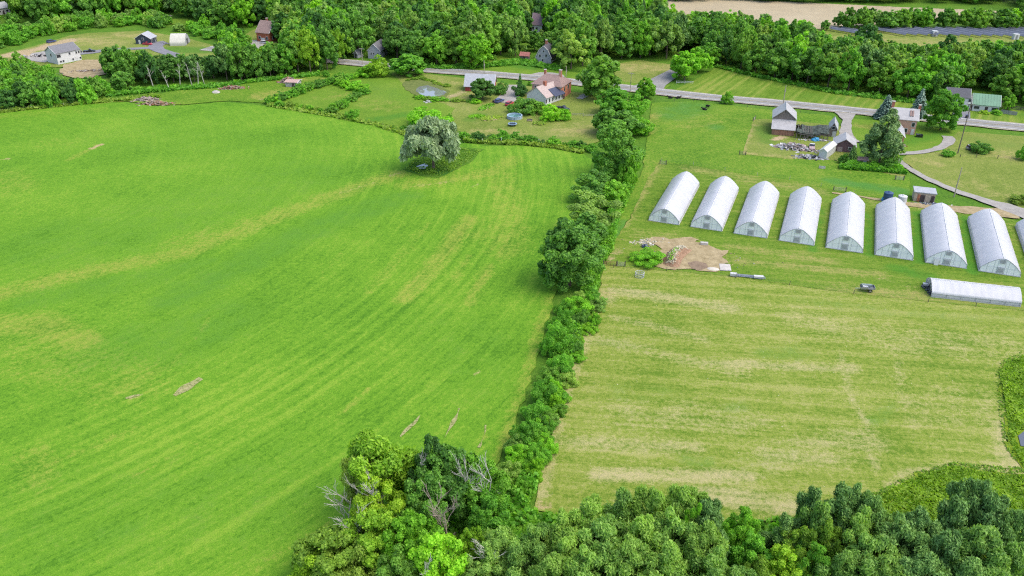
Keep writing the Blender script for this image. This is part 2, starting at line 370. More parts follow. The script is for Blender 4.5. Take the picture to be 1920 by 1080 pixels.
sheet('mown_field', [(1130, 496), (1250, 504), (1380, 516), (1600, 547), (1740, 562), (1920, 579), (2250, 612), (2250, 700), (1925, 672), (1888, 688), (1878, 720), (1884, 770),
    (1890, 830), (1908, 862), (1925, 890), (1850, 886), (1790, 880), (1730, 894), (1670, 926), (1600, 952), (1470, 975), (1350, 985), (1200, 985), (1060, 970), (1000, 955), (1010, 905), (1040, 803), (1065, 703), (1105, 603), (1128, 533)],
    0.06, G_MOWN, 1.25, [
    (D, [(1150, 545), (1370, 577)], 3.2, .62), (D, [(1150, 595), (1320, 635)], 2.0, .45), (D, [(1120, 545), (1140, 560)], 3.5, .5), (B, [(1130, 548), (1145, 552)], 2, .45), (B, [(1290, 577), (1310, 577)], 2, .3),
    (D, [(1130, 640), (1400, 700)], 3.0, .42), (D, [(1330, 680), (1545, 690)], 1.8, .6), (D, [(1110, 600), (1050, 760), (1010, 930)], 2.0, .62), (B, [(1003, 950), (1025, 948)], 1.6, .55),
    (D, [(1080, 830), (1300, 838)], 2.8, .52), (D, [(1120, 890), (1400, 895)], 2.4, .72), (D, [(1330, 930), (1500, 950)], 3.5, .6), (D, [(1450, 860), (1620, 830)], 6, .42), (D, [(1540, 690), (1600, 690)], 2, .6),
    (D, [(1575, 660), (1590, 730), (1625, 800), (1640, 880)], 1.2, .48), (D, [(1680, 650), (1690, 740), (1715, 800)], 1.2, .38), (D, [(1880, 800), (1900, 880), (1850, 890)], 3.2, .65), (D, [(1670, 915), (1700, 890), (1780, 876)], 1.8, .5),
    (D, [(1500, 600), (1700, 640), (1880, 650)], 8, .35), (D, [(1750, 770), (1850, 760)], 9, .3), (D, [(1180, 780), (1400, 790)], 6, .35),
    (L, [(1440, 665), (1500, 660)], 3.5, 0.49), (L, [(1640, 790), (1670, 760)], 2.5, 0.45), (L, [(1360, 770), (1390, 765)], 3, 0.35), (L, [(1280, 862), (1330, 868)], 1.8, 0.56), (L, [(1140, 640), (1190, 655)], 3, 0.35),
    (L, [(1480, 560), (1700, 590), (1900, 600)], 3, 0.32), (L, [(1160, 735), (1260, 740)], 4, 0.28), (L, [(1420, 870), (1480, 850)], 4, 0.24)], jit=0.35)
sheet('greenhouse_yard', [(1135, 498), (1250, 508), (1380, 520), (1600, 551), (1740, 566), (1920, 583), (2250, 615), (2250, 445), (1920, 418), (1800, 388), (1700, 377), (1600, 365), (1480, 338),
    (1420, 331), (1300, 311), (1238, 303), (1212, 340), (1182, 410), (1150, 455)], 0.10, G_YARD, 2.0, [
    (D, [(1170, 425), (1235, 310)], 1.6, .6), (D, [(1370, 462), (1560, 490)], 2.5, .5), (D, [(1380, 490), (1650, 515)], 2.2, .62), (D, [(1200, 440), (1300, 450)], 4, .4), (D, [(1560, 545), (1740, 555)], 4, .45), (B, [(1650, 525), (1720, 540)], 2.5, .4),
    (B, [(1205, 445), (1240, 455)], 2.2, .5), (D, [(1290, 315), (1420, 340), (1540, 360)], 4, .45), (B, [(1160, 470), (1140, 490)], 2.5, .5),
    (D, [(1640, 380), (1800, 395)], 3, .5), (L, [(1680, 505), (1740, 520)], 4, .6), (L, [(1430, 380), (1390, 440)], 2, .7), (L, [(1540, 390), (1520, 470)], 2, .7), (L, [(1625, 400), (1630, 480)], 2, .7), (L, [(1725, 400), (1722, 490)], 2.5, .9), (L, [(1815, 410), (1825, 510)], 2.5, .9)])  # lush strips between the greenhouses paint their shadow into the grass colour
sheet('pasture', [(1222, 193), (1300, 190), (1450, 207), (1560, 217), (1575, 240), (1560, 300), (1705, 332), (1705, 384), (1600, 371), (1480, 344), (1420, 337), (1300, 317), (1244, 309), (1216, 342),
    (1180, 410), (1150, 455), (1130, 500), (1105, 560), (1120, 480), (1160, 400), (1205, 320), (1215, 250)], 0.07, G_PAST, 2.5, [
    (D, [(1225, 215), (1215, 250)], 4, .5), (D, [(1300, 235), (1330, 225)], 8, .3), (L, [(1260, 215), (1300, 200)], 12, .5), (D, [(1200, 300), (1300, 330)], 5, .25), (L, [(1170, 420), (1130, 520)], 4, .6), (L, [(1560, 340), (1690, 360)], 5, .7), (L, [(1340, 238), (1345, 240)], 5, .6)])
sheet('barn_yard', [(1413, 224), (1440, 223), (1500, 228), (1585, 238), (1600, 255), (1600, 290), (1700, 326), (1690, 333), (1560, 300), (1530, 300), (1470, 298), (1392, 290)], 0.10, G_LAWN, 2.0, [
    (D, [(1416, 228), (1393, 288)], 1.0, .7), (L, [(1425, 240), (1440, 265)], 5, .6), (B, [(1450, 262), (1470, 257)], 2.2, .75), (D, [(1400, 288), (1540, 300), (1700, 330)], 1.6, .6), (B, [(1475, 281), (1490, 280)], 1.5, .3), (L, [(1500, 256), (1600, 262)], 3, .5)])
sheet('right_meadow', [(1790, 246), (1920, 256), (2250, 285), (2250, 430), (1920, 398), (1850, 378), (1740, 335), (1690, 300), (1700, 290), (1760, 285), (1778, 258)], 0.06, G_LAWN, 2.5, [
    (D, [(1870, 290), (1920, 300)], 5, .5), (L, [(1790, 255), (1830, 262)], 6, .4), (L, [(1850, 270), (1920, 275)], 5, .4), (D, [(1720, 300), (1760, 310)], 4, .4), (D, [(1760, 340), (1880, 360)], 8, .25)])
sheet('brick_house_lawn', [(1588, 222), (1640, 226), (1800, 244), (1778, 262), (1760, 285), (1690, 288), (1630, 275), (1600, 262)], 0.07, G_GREEN, 2.5, [(D, [(1605, 235), (1640, 240)], 4, .6), (D, [(1735, 270), (1745, 270)], 3, .4), (L, [(1700, 268), (1760, 250)], 5, .6)])
sheet('house_lawn', [(735, 138), (790, 138), (880, 148), (1000, 163), (1100, 176), (1180, 188), (1150, 250), (1110, 272), (1040, 267), (980, 263), (880, 258), (838, 242), (850, 205), (790, 180), (745, 158)], 0.07, G_LAWN, 2.5, [
    (D, [(900, 250), (960, 250)], 8, .4), (D, [(1060, 245), (1100, 245)], 9, .45), (L, [(860, 255), (1100, 262)], 4, .5), (L, [(900, 215), (880, 225)], 4, .7), (B, [(895, 215), (940, 205)], 3, .35), (D, [(790, 150), (860, 155)], 6, .35), (B, [(840, 183), (870, 172)], 3.5, .55), (D, [(870, 180), (900, 178)], 5, .5), (L, [(930, 175), (960, 160)], 5, .4)])
sheet('paddock', [(495, 193), (560, 165), (640, 148), (700, 137), (740, 142), (765, 165), (800, 182), (852, 203), (838, 240), (775, 258), (755, 242), (640, 214), (560, 204)], 0.07, G_GREEN, 2.5, [
    (D, [(690, 190), (730, 200)], 10, .35), (L, [(690, 160), (740, 180)], 12, .35), (D, [(600, 185), (640, 180)], 7, .3), (L, [(700, 225), (760, 215)], 5, .6)])
sheet('rough_meadow', [(150, 198), (240, 188), (330, 170), (400, 162), (480, 152), (600, 138), (700, 134), (640, 148), (560, 165), (495, 193), (430, 189), (345, 196), (290, 197), (240, 190)], 0.065, G_PAST, 2.5, [
    (B, [(275, 186), (300, 192)], 4, .5), (B, [(425, 165), (445, 163)], 4, .5), (D, [(490, 180), (540, 170)], 7, .55), (B, [(480, 190), (510, 184)], 2.5, .5), (D, [(200, 195), (270, 185)], 5, .4), (D, [(560, 150), (600, 150)], 5, .4)])
sheet('road_verge', [(760, 112), (850, 112), (930, 104), (1010, 118), (1060, 133), (1180, 150), (1258, 160), (1240, 172), (1100, 158), (1000, 146), (800, 134), (690, 124)], 0.06, G_GREEN, 3.0, [(L, [(950, 118), (1000, 125)], 9, .7), (D, [(1090, 145), (1120, 148)], 6, .4)])
sheet('dry_meadow', [(1155, 120), (1200, 113), (1260, 122), (1258, 135), (1215, 160), (1160, 152), (1150, 135)], 0.09, G_LAWN, 3.0, [(D, [(1170, 130), (1240, 128)], 10, .5), (D, [(1170, 122), (1230, 126)], 6, .5)])
sheet('north_lawn', [(1262, 170), (1300, 152), (1345, 124), (1400, 138), (1480, 153), (1560, 170), (1650, 180), (1750, 195), (1920, 208), (2250, 235), (2250, 268), (1920, 236), (1500, 195), (1280, 175)], 0.06, G_NORTH, 3.0, [
    (L, [(1520, 180), (1640, 195)], 10, .35), (L, [(1840, 205), (1920, 215)], 8, .4)])
sheet('solar_meadow', [(1430, 78), (1500, 62), (1560, 50), (1920, 56), (2250, 66), (2250, 130), (1920, 108), (1800, 95), (1700, 88), (1560, 86)], 0.06, G_LAWN, 5.0, [(D, [(1500, 70), (1900, 90)], 15, .4)])
sheet('ploughed_field', [(1150, -6), (1440, 2), (1700, 14), (1930, 23), (2000, 30), (1800, 36), (1560, 52), (1430, 62), (1250, 45), (1150, 20)], 0.06, G_SOIL, 8.0, [], jit=1.0)
sheet('green_headland', [(1930, 10), (2250, 22), (2250, 60), (1920, 54), (1750, 40), (1800, 36), (1925, 24)], 0.05, G_GREEN, 8.0, [(D, [(1850, 30), (1900, 34)], 20, .4)])
sheet('house_clearing', [(-30, 108), (60, 88), (130, 67), (165, 62), (270, 58), (350, 72), (420, 90), (400, 112), (320, 120), (260, 122), (160, 128), (60, 124), (-30, 130)], 0.06, G_LAWN, 4.0, [
    (D, [(150, 75), (200, 80)], 12, .55), (B, [(20, 103), (75, 92), (130, 76)], 7, .8), (B, [(40, 105), (95, 103)], 8, .8), (L, [(320, 93), (400, 95)], 9, .9), (D, [(220, 66), (280, 68)], 9, .5), (L, [(70, 92), (110, 85)], 4, .6)])
sheet('far_lawn', [(320, 46), (322, 36), (352, 34), (358, 46)], 0.06, G_GREEN, 5.0)
sheet('barn_house_yard', [(455, 70), (475, 55), (530, 50), (535, 66), (510, 90), (470, 92)], 0.06, G_LAWN, 5.0, [(L, [(490, 50), (520, 52)], 9, .9)])
sheet('marsh', [(1878, 700), (1890, 686), (1925, 670), (2300, 700), (2300, 900), (1925, 888), (1908, 862), (1892, 830), (1884, 770)], 0.10, G_MARSH, 2.0, jit=1.1, edge=1.2)
sheet('marsh', [(1600, 952), (1668, 926), (1728, 896), (1790, 881), (1850, 886), (1925, 892), (2300, 905), (2300, 1000), (1700, 1060), (1500, 1000)], 0.08, G_MARSH, 2.0, jit=1.1, edge=1.2)

def strip_mat():
    n = NT('dry_strip'); p = n.pos(); f = n.noise(p, 1.6, 6, 0.75); k = n.noise(p, 2.2, 4, 0.7)
    m = n.surf(n.mix(n.step(f, .35, .65), (.20, .215, .070), (.32, .295, .145)), .95, .1)
    sh = [l for l in n.t.links if l.to_node == n.out][0].from_socket
    tr = n.t.nodes.new('ShaderNodeBsdfTransparent'); mx = n.t.nodes.new('ShaderNodeMixShader')
    n.t.links.new(n.step(k, .30, .52), mx.inputs[0]); n.t.links.new(tr.outputs[0], mx.inputs[1]); n.t.links.new(sh, mx.inputs[2])
    n.t.links.new(mx.outputs[0], n.out.inputs[0]); return m
M_STRIP = strip_mat()      # worn dry grass with living tufts left in it
for px, wd_ in [([(326, 742), (350, 727), (378, 710)], [1.2, 1.9, 1.4]), ([(832, 823), (848, 796), (856, 781), (861, 766)], [.3, .55, .55, .3]), ([(752, 820), (770, 800), (788, 780)], [.2, .45, .3]),
                ([(898, 840), (908, 815), (912, 798)], [.2, .4, .3]), ([(236, 748), (262, 741)], [.8, 1.0])]:
    ribbon('bare_strip', px, wd_, 0.075, M_STRIP, jit=0.5)
# road, drives and tracks
RC = [(-150, 409), (-73.3, 379.6), (-38, 366.7), (9.2, 352.3), (73, 324.4), (110.8, 311.0), (145.7, 297.0), (181.7, 283.0), (260, 252), (330, 224)]
RW = 7.8
def offs(k): # centre line shifted sideways by k metres
    o = []
    for i, p in enumerate(RC):
        a, c = RC[max(i - 1, 0)], RC[min(i + 1, len(RC) - 1)]
        d = Vector((c[0] - a[0], c[1] - a[1])).normalized(); o.append((p[0] - d.y * k, p[1] + d.x * k, 0))
    return o
M_SHOULD = soil('road_shoulder', (.22, .20, .14), (.34, .31, .24), 0.6)
ribbon('road_shoulder', offs(0), RW + 2.0, 0.16, M_SHOULD, True, jit=0.7)
ribbon('road', offs(0), RW, 0.20, M_ASPH, True)
ribbon('side_road', [(1205, 172), (1228, 158), (1262, 138), (1300, 118), (1330, 100)], [17, 9.5, 7.5, 6.5, 6.5], 0.185, M_ASPH)
for k in (RW / 2 - 0.55, -RW / 2 + 0.55): ribbon('road_edge_line', offs(k), 0.34, 0.225, M_LINE, True)
for k in (0.16, -0.16): ribbon('road_centre_line', offs(k), 0.14, 0.225, M_YLINE, True)
sheet('road_pull_off', [(985, 141), (1010, 137), (1040, 137), (1058, 142), (1060, 152), (1000, 147)], 0.13, M_GRAV, 6.0)
ribbon('driveway', [(962, 160), (962, 172), (952, 184), (941, 193)], [5, 6, 8.5, 8], 0.14, M_GRAV, jit=0.6)
ribbon('driveway', [(1086, 186), (1100, 178), (1120, 172)], [3, 3.2, 3.2], 0.14, M_GRAV, jit=0.6)
ribbon('driveway', [(1585, 213), (1588, 226), (1586, 242), (1588, 258), (1604, 268)], [7.5, 3.4, 3.5, 5.2, 4], 0.15, M_GRAV, jit=0.35)
ribbon('farm_track', [(1668, 286), (1682, 299), (1700, 314), (1740, 336), (1790, 358), (1850, 378), (1888, 390), (1960, 415), (2100, 470)], [2.2, 2.3, 2.3, 2.5, 2.8, 3.6, 6.0, 8, 9], 0.14, M_GRAV, jit=0.5)
ribbon('farm_track', [(1676, 288), (1710, 288), (1745, 283), (1768, 275), (1780, 264), (1775, 256)], [3.2, 2.6, 2.6, 3, 4, 3.5], 0.145, M_GRAV, jit=0.4)
ribbon('greenhouse_track', [(1905, 402), (1850, 398), (1800, 394), (1720, 386), (1640, 374), (1560, 362)], [7, 6, 5, 3.4, 1.6, .8], 0.13, M_DIRT, jit=0.7)
ribbon('driveway', [(1800, 226), (1802, 217), (1803, 208)], [6.5, 6.0, 5.6], 0.15, M_DARKASPH)
ribbon('driveway', [(345, 112), (325, 103), (300, 95), (292, 88), (300, 82), (312, 80)], [5, 5.5, 6, 7, 8, 9], 0.14, M_DARKASPH, jit=0.3)
ribbon('driveway', [(150, 101), (175, 98), (200, 95), (230, 93), (292, 90)], [6, 7, 5, 4.5, 4.5], 0.13, M_DARKASPH)
ribbon('driveway', [(470, 92), (482, 82), (488, 76)], [9, 8, 9], 0.14, M_GRAV)
sheet('gravel_yard', [(48, 113), (60, 101), (98, 93), (102, 110), (84, 118)], 0.13, M_GRAV, 6.0)
sheet('bare_dirt', [(1200, 452), (1225, 445), (1260, 446), (1295, 446), (1318, 461), (1345, 468), (1362, 468), (1362, 487), (1358, 500), (1330, 510), (1268, 505), (1228, 500), (1240, 488), (1238, 470)], 0.14, M_DIRT, 3.0, jit=1.3, edge=1.2)
sheet('dark_dirt', [(1292, 497), (1305, 492), (1322, 494), (1328, 503), (1315, 508), (1296, 507)], 0.17, M_DIRTDARK, 2.0, jit=0.6)
sheet('bare_dirt', [(112, 134), (120, 122), (160, 113), (205, 112), (214, 130), (205, 138), (170, 147), (140, 146), (118, 142)], 0.13, M_DIRT, 4.0, jit=1.0)

# water
def water(name, px, z, tint=(.02, .03, .025)):
    n = NT(name); p = n.pos()
    h = n.noise(p, 0.8, 3, 0.5)
    m = n.surf(tint, 0.03, 1.0, normal=n.bump(h, 0.03, 0.05))
    return sheet(name, px, z, m, 3.0, jit=0.4)
M_MUD = soil('pond_bank', (.075, .105, .025), (.15, .175, .05), 0.7)
sheet('pond_bank', [(752, 158), (765, 150), (790, 150), (820, 160), (846, 173), (838, 182), (810, 186), (785, 182), (765, 172)], 0.10, M_MUD, 3.0, jit=0.8)
water('pond', [(778, 172), (785, 163), (800, 161), (820, 166), (838, 174), (832, 179), (808, 183), (790, 179)], 0.14, (.17, .18, .17))
water('puddle', [(782, 313), (796, 309), (803, 312), (796, 318), (786, 318)], 0.16, (.27, .30, .34))
water('marsh_pool', [(1906, 818), (1925, 812), (1950, 820), (1950, 842), (1916, 840)], 0.14, (.06, .065, .07))
# ------------------------------------------------------------------ foliage
def leaf_mat(name, dark, light, warm=None, transl=0.45, vary=0.35):
    br = lambda c: (c[0] * 1.20, c[1] * 1.17, c[2] * 1.05)
    dark, light, warm = br(dark), br(light), (br(warm) if warm else None)
    n = NT(name); t = n.attr('tint'); r = n.math('FRACT', n.math('ADD', n.rnd(), n.attr('tree')))
    c = n.mix(t, dark, light)
    wv = n.math('MULTIPLY', n.step(r, 0.35, 1.0), vary)
    c = n.mix(wv, c, warm or (light[0] * 1.25, light[1] * 1.02, light[2] * 0.7))
    k = n.math('FRACT', n.math('MULTIPLY', r, 7.31))
    c = n.mix(1.0, c, n.mix(k, (.80, .84, .80), (1.14, 1.12, 1.05)), 'MULTIPLY')
    return n.surf(c, 0.55, 0.22, transl=transl, tcol=n.mix(1.0, c, (1.25, 1.3, .55), 'MULTIPLY'))
LF = dict(
    maple=leaf_mat('maple_leaves', (.064, .172, .036), (.190, .405, .064)),
    dark=leaf_mat('dark_leaves', (.040, .118, .036), (.120, .285, .062)),
    pale=leaf_mat('pale_leaves', (.120, .235, .055), (.290, .470, .115)),
    bright=leaf_mat('bright_leaves', (.105, .285, .020), (.265, .560, .042)),
    yellow=leaf_mat('yellow_leaves', (.125, .275, .020), (.305, .510, .048)),
    hedge=leaf_mat('hedge_leaves', (.070, .222, .024), (.205, .470, .054)),
    feather=leaf_mat('feathery_leaves', (.105, .228, .052), (.290, .475, .112), (.30, .46, .07), vary=.4),
    pine=leaf_mat('pine_needles', (.066, .158, .044), (.195, .350, .100), (.19, .34, .07), transl=.25, vary=.4),
    conifer=leaf_mat('conifer_needles', (.075, .155, .062), (.205, .320, .125), (.21, .32, .11), transl=.25, vary=.3),
    spruce=leaf_mat('spruce_needles', (.085, .150, .140), (.27, .38, .34), (.24, .33, .29), transl=.15, vary=.2),
    willow=leaf_mat('willow_leaves', (.145, .220, .125), (.245, .335, .200), (.26, .34, .19), transl=.25, vary=.2),
    weed=leaf_mat('weeds', (.100, .210, .024), (.260, .420, .055), (.33, .42, .09), vary=.5),
    marsh=leaf_mat('marsh_weeds', (.105, .225, .014), (.255, .420, .036), (.29, .42, .05), vary=.4),
)
M_BARK = plain('bark', (.13, .10, .075), 0.9, 0.35, 3.0)
M_BIRCH = plain('pale_bark', (.40, .385, .34), 0.85, 0.3, 2.0)
M_DEAD = plain('dead_wood', (.46, .435, .39), 0.9, 0.3, 2.5)
M_DEADRED = plain('reddish_dead_wood', (.34, .27, .22), 0.9, 0.3, 2.5)

def quads(name, P, tint, tree=None):
    n = len(P); me = bpy.data.meshes.new(name)
    me.vertices.add(4 * n); me.vertices.foreach_set('co', P.reshape(-1).astype(np.float32))
    me.loops.add(4 * n); me.loops.foreach_set('vertex_index', np.arange(4 * n, dtype=np.int32))
    me.polygons.add(n); me.polygons.foreach_set('loop_start', np.arange(0, 4 * n, 4, dtype=np.int32))
    me.polygons.foreach_set('loop_total', np.full(n, 4, np.int32))
    me.update(calc_edges=True)
    a = me.attributes.new('tint', 'FLOAT', 'FACE'); a.data.foreach_set('value', tint.astype(np.float32))
    if tree is not None:
        a = me.attributes.new('tree', 'FLOAT', 'FACE'); a.data.foreach_set('value', tree.astype(np.float32))
    return me
def unit(v): return v / (np.linalg.norm(v, axis=1, keepdims=True) + 1e-9)
def cards(rs, pos, nrm, size, elong=1.0, along=None):
    n = len(pos)
    t = rs.normal(size=(n, 3)) if along is None else along + rs.normal(size=(n, 3)) * 0.35
    u = unit(t - nrm * (t * nrm).sum(1, keepdims=True)); v = np.cross(nrm, u)
    s = size[:, None]
    u = u * s * 0.62 * elong; v = v * s * 0.62 / math.sqrt(elong)
    sk = rs.uniform(-.35, .35, (n, 1)); bend = nrm * s * rs.uniform(-.18, .18, (n, 1))
    return np.stack([pos - u + bend, pos + v + u * sk, pos + u + bend, pos - v + u * sk * 0.5], 1)

H0, W0 = 15.0, 10.0
HK = dict(egg=12.0, cone=17.0, round=11.5, oval=14.0, open=11.5, shrub=7.0, feather=14.0, fir=15.0, pine=14.0, willow=10.0)
def crown(seed, N, card, cz=.51, rz=.49, lobes=84, lob=(.13, .24), elong=1.0, mode='round', pw=1.0, rough=.14, H=11.5):
    """leaf clumps on a crown: big limbs' lobes over an uneven envelope, small leaf faces over every lobe"""
    rs = np.random.RandomState(seed)
    d = unit(rs.normal(size=(lobes, 3))); d[:, 2] = np.where(d[:, 2] < -.86, -d[:, 2], d[:, 2])
    ph = rs.uniform(0, 6.28, 6)
    az = np.arctan2(d[:, 1], d[:, 0])
    env = 1 + rough * np.sin(2 * az + ph[0]) * np.cos(2.3 * d[:, 2] + ph[1]) + rough * .8 * np.sin(3 * az + ph[2] + 3 * d[:, 2])
    q = rs.uniform(.60, .93, lobes); q[:lobes // 6] *= rs.uniform(.2, .7, lobes // 6)
    c = d * (env * q)[:, None]
    lr = rs.uniform(lob[0], lob[1], lobes) * (1.15 - .35 * np.abs(d[:, 2]))
    A = np.array([W0 / 2, W0 / 2, H * rz])
    if pw != 1.0:
        zz = (c[:, 2:3] + 1) / 2; c[:, :2] *= np.where(zz > .5, 1 - (pw - 1) * (zz - .5) * 1.4, 1.0)
    wgt = lr ** 2; cnt = np.maximum(12, (N * wgt / wgt.sum())).astype(int)
    idx = np.repeat(np.arange(lobes), cnt); n = len(idx)
    s = unit(rs.normal(size=(n, 3)) + d[idx] * .55 + np.array([0, 0, .35]))
    r = rs.uniform(.72, 1.08, (n, 1)) * lr[idx][:, None]
    if mode == 'feather': r *= rs.uniform(.55, 1.15, (n, 1))
    off = s * r; off += rs.normal(size=(n, 3)) * .02
    if mode == 'feather': off[:, 2] = off[:, 2] * 1.1
    S = np.array([W0 / 2, W0 / 2, H * rz * .5 + W0 / 4])
    pos = c[idx] * A + off * S * np.array([1, 1, .82]); pos[:, 2] += H * cz
    nrm = unit(s * .9 + rs.normal(size=(n, 3)) * .55 + np.array([0, 0, .15]))
    lt = rs.uniform(.15, .75, lobes)
    tint = np.clip(lt[idx] + rs.normal(size=n) * .27, 0, 1)
    size = card * rs.uniform(.6, 1.35, n)
    al = None
    if mode == 'feather': al = unit(pos - np.array([0, 0, H * .35])) * .9 + s * .3 + np.array([0, 0, .25])
    if mode == 'weep': al = np.array([[0, 0, -1.0]]) + s * .35; pos[:, 2] -= rs.uniform(0, 1.0, n) * np.clip(np.hypot(pos[:, 0], pos[:, 1]) / (W0 / 2), 0, 1.2) ** 2 * 1.6
    keep = pos[:, 2] > 0.15
    return quads('crown', cards(rs, pos, nrm, size, elong, al)[keep], tint[keep])
def conifer(seed, N, card, base=.06, taper=.9, droop=.25, loose=.12):
    rs = np.random.RandomState(seed); P = []; T = []
    tiers = 17
    for k in range(tiers):
        z0 = base + (1 - base) * (k / tiers) ** 0.95; rad = max(.05, (1 - (z0 - base) / (1 - base))) ** taper
        nb = int(6 + 7 * rad); a0 = rs.uniform(0, 6.28)
        for b_ in range(nb):
            a = a0 + 6.28 * b_ / nb + rs.normal() * .15; L = rad * rs.uniform(.78, 1.08)
            m = max(8, int(N * rad / (tiers * 6.0)))
            t = np.sqrt(rs.uniform(.03, 1, m)); side = rs.normal(size=m) * .17 * L * (1.15 - t)
            x = (t * L * math.cos(a) - side * math.sin(a)) * W0 / 2; y = (t * L * math.sin(a) + side * math.cos(a)) * W0 / 2
            z = z0 * H0 - droop * H0 * .09 * rad * t ** 1.5 + rs.normal(size=m) * loose
            P.append(np.stack([x, y, z], 1)); T.append(np.clip(rs.uniform(.1, .6) + t * .3 + rs.normal(size=m) * .15, 0, 1))
    P = np.concatenate(P); T = np.concatenate(T); n = len(P)
    out = unit(np.stack([P[:, 0], P[:, 1], np.zeros(n)], 1) + 1e-4)
    nrm = unit(out * .45 + np.array([0, 0, .8]) + rs.normal(size=(n, 3)) * .4)
    return quads('crown', cards(rs, P, nrm, card * rs.uniform(.6, 1.3, n), 1.6, out + np.array([0, 0, -.15])), T)
def trunk_mesh(seed, top=.62, r=.24, limbs=6):
    rs = random.Random(seed); m = MB(); p = Vector((0, 0, -.2)); n = 5; lean = Vector((rs.uniform(-.3, .3), rs.uniform(-.3, .3), 0))
    pts = [p]
    for i in range(1, n + 1): pts.append(Vector((lean.x * (i / n) ** 2 * 2, lean.y * (i / n) ** 2 * 2, H0 * top * i / n)))
    for i in range(n): m.tube(pts[i], pts[i + 1], r * (1.15 - .8 * i / n), r * (1.15 - .8 * (i + 1) / n), 7, False)
    for i in range(limbs):
        t = rs.uniform(.35, .9); k = min(n - 1, int(t * n)); b_ = pts[k].lerp(pts[k + 1], t * n - k); a = rs.uniform(0, 6.28)
        e = b_ + Vector((math.cos(a) * rs.uniform(1.4, 3.2), math.sin(a) * rs.uniform(1.4, 3.2), rs.uniform(1.2, 3.4)))
        md = b_.lerp(e, .5) + Vector((0, 0, -.25)); m.tube(b_, md, r * .42, r * .3, 5, False); m.tube(md, e, r * .3, r * .1, 5, False)
    return m.mesh('trunk', True)

def kinds(lod):
    N, s = dict(near=(18500, .30), mid=(5600, .58), far=(2600, .84))[lod]
    k = {}
    k['round'] = [crown(11 + i, N, s, rough=.12 + .03 * i, pw=1.0 + .12 * i) for i in range(5)]
    k['oval'] = [crown(31 + i, N, s, H=14.0, cz=.51, rz=.49, pw=1.7, lobes=84, lob=(.12, .22)) for i in range(4)]
    k['open'] = [crown(51 + i, int(N * .8), s * .9, cz=.53, rz=.47, lobes=52, lob=(.13, .23), rough=.26) for i in range(3)]
    k['shrub'] = [crown(71 + i, int(N * .75), s * .78, cz=.38, rz=.58, lobes=52, lob=(.18, .30), rough=.18, H=7.0) for i in range(5)]
    k['egg'] = [crown(171 + i, int(N * 1.15), s, cz=.47, rz=.53, H=12.0, lobes=96, lob=(.13, .22), rough=.09, pw=1.25) for i in range(4)]
    if lod == 'near':
        k['cone'] = [crown(191, int(N * 1.2), s, cz=.44, rz=.56, H=17.0, lobes=130, lob=(.09, .18), rough=.13, pw=2.05, elong=1.5, mode='feather')]
        k['feather'] = [crown(91 + i, int(N * 1.25), s * .92, cz=.5, rz=.5, lobes=44, lob=(.19, .31), elong=1.9, mode='feather', pw=1.2, rough=.10, H=14.0) for i in range(3)]
    k['fir'] = [conifer(111 + i, N, s * 1.0) for i in range(2)]
    k['pine'] = [crown(131 + i, int(N), s, cz=.54, rz=.46, lobes=70, lob=(.11, .20), elong=1.7, mode='feather', pw=1.7, rough=.16, H=14.0) for i in range(2)]
    return k
LOD = {l: kinds(l) for l in ('near', 'mid', 'far')}
LOD['mid']['willow'] = [crown(151, 16000, .46, cz=.60, rz=.40, lobes=90, lob=(.10, .21), elong=1.9, mode='weep', rough=.1, H=10.0)]
TRUNKS = [trunk_mesh(5 + i) for i in range(3)]; CONTRUNK = trunk_mesh(21, .95, .2, 0)
MESHMAT = {}
def withmat(me, mat):
    key = (me.name, mat.name)
    if key not in MESHMAT:
        c = me.copy() if me.materials else me
        if c is not me: c.materials.clear()
        c.materials.append(mat); MESHMAT[key] = c
    return MESHMAT[key]
for t_ in TRUNKS: t_.materials.append(M_BARK)
CONTRUNK.materials.append(M_BARK)
rt = random.Random(4)
_pick = {}
def tree(kind, leaf, x, y, h, wd, label, cat='tree', group=None, lod='mid', name=None, trunk=True, bark=None):
    v = LOD[lod][kind]; i = _pick.get((kind, leaf, lod), 0); _pick[(kind, leaf, lod)] = i + 1
    me = withmat(v[i % len(v)], LF[leaf])
    nm = name or {'fir': 'fir_tree', 'pine': 'pine_tree', 'shrub': 'shrub', 'willow': 'willow_tree'}.get(kind, 'broadleaf_tree')
    rz = rt.uniform(0, 6.28)
    sx = wd / W0
    if not trunk:
        o = bpy.data.objects.new(nm, me); C.objects.link(o); o.location = (x, y, 0); o.rotation_euler = (0, 0, rz)
        o.scale = (sx, sx * rt.uniform(.9, 1.1), h / HK[kind]); return tag(o, label, cat, group)
    t = thing(nm, label, cat, (x, y, 0), rz, group); t.scale = (sx, sx * rt.uniform(.92, 1.08), h / HK[kind])
    c = bpy.data.objects.new('crown', me); C.objects.link(c); c.parent = t
    tm = CONTRUNK if kind == 'fir' else TRUNKS[i % 3]
    if bark: tm = withmat(tm, bark)
    k = bpy.data.objects.new('trunk', tm); C.objects.link(k); k.parent = t; k.scale = (1, 1, HK[kind] / H0)
    return t
TREES = []
def T(kind, leaf, bx, by, ty, wpx, label, **kw):
    """tree whose base stands at photograph pixel (bx, by), crown top at row ty, crown wpx wide"""
    p = g(bx, by); h = max(1.2, hgt(bx, by, ty)) * 1.03; wd = wpx * mpp(by) * 1.08
    TREES.append((p.x, p.y, wd / 2)); return tree(kind, leaf, p.x, p.y, h, wd, label, **kw)
def TT(kind, leaf, tx, ty, h, wpx, label, **kw):
    """tree of height h whose top shows at photograph pixel (tx, ty)"""
    p = g(tx, ty, h * .97); wd = wpx * mpp(ty) * (slant(ty) - h * .6) / slant(ty) * 1.08
    return tree(kind, leaf, p.x, p.y, h, wd, label, **kw)

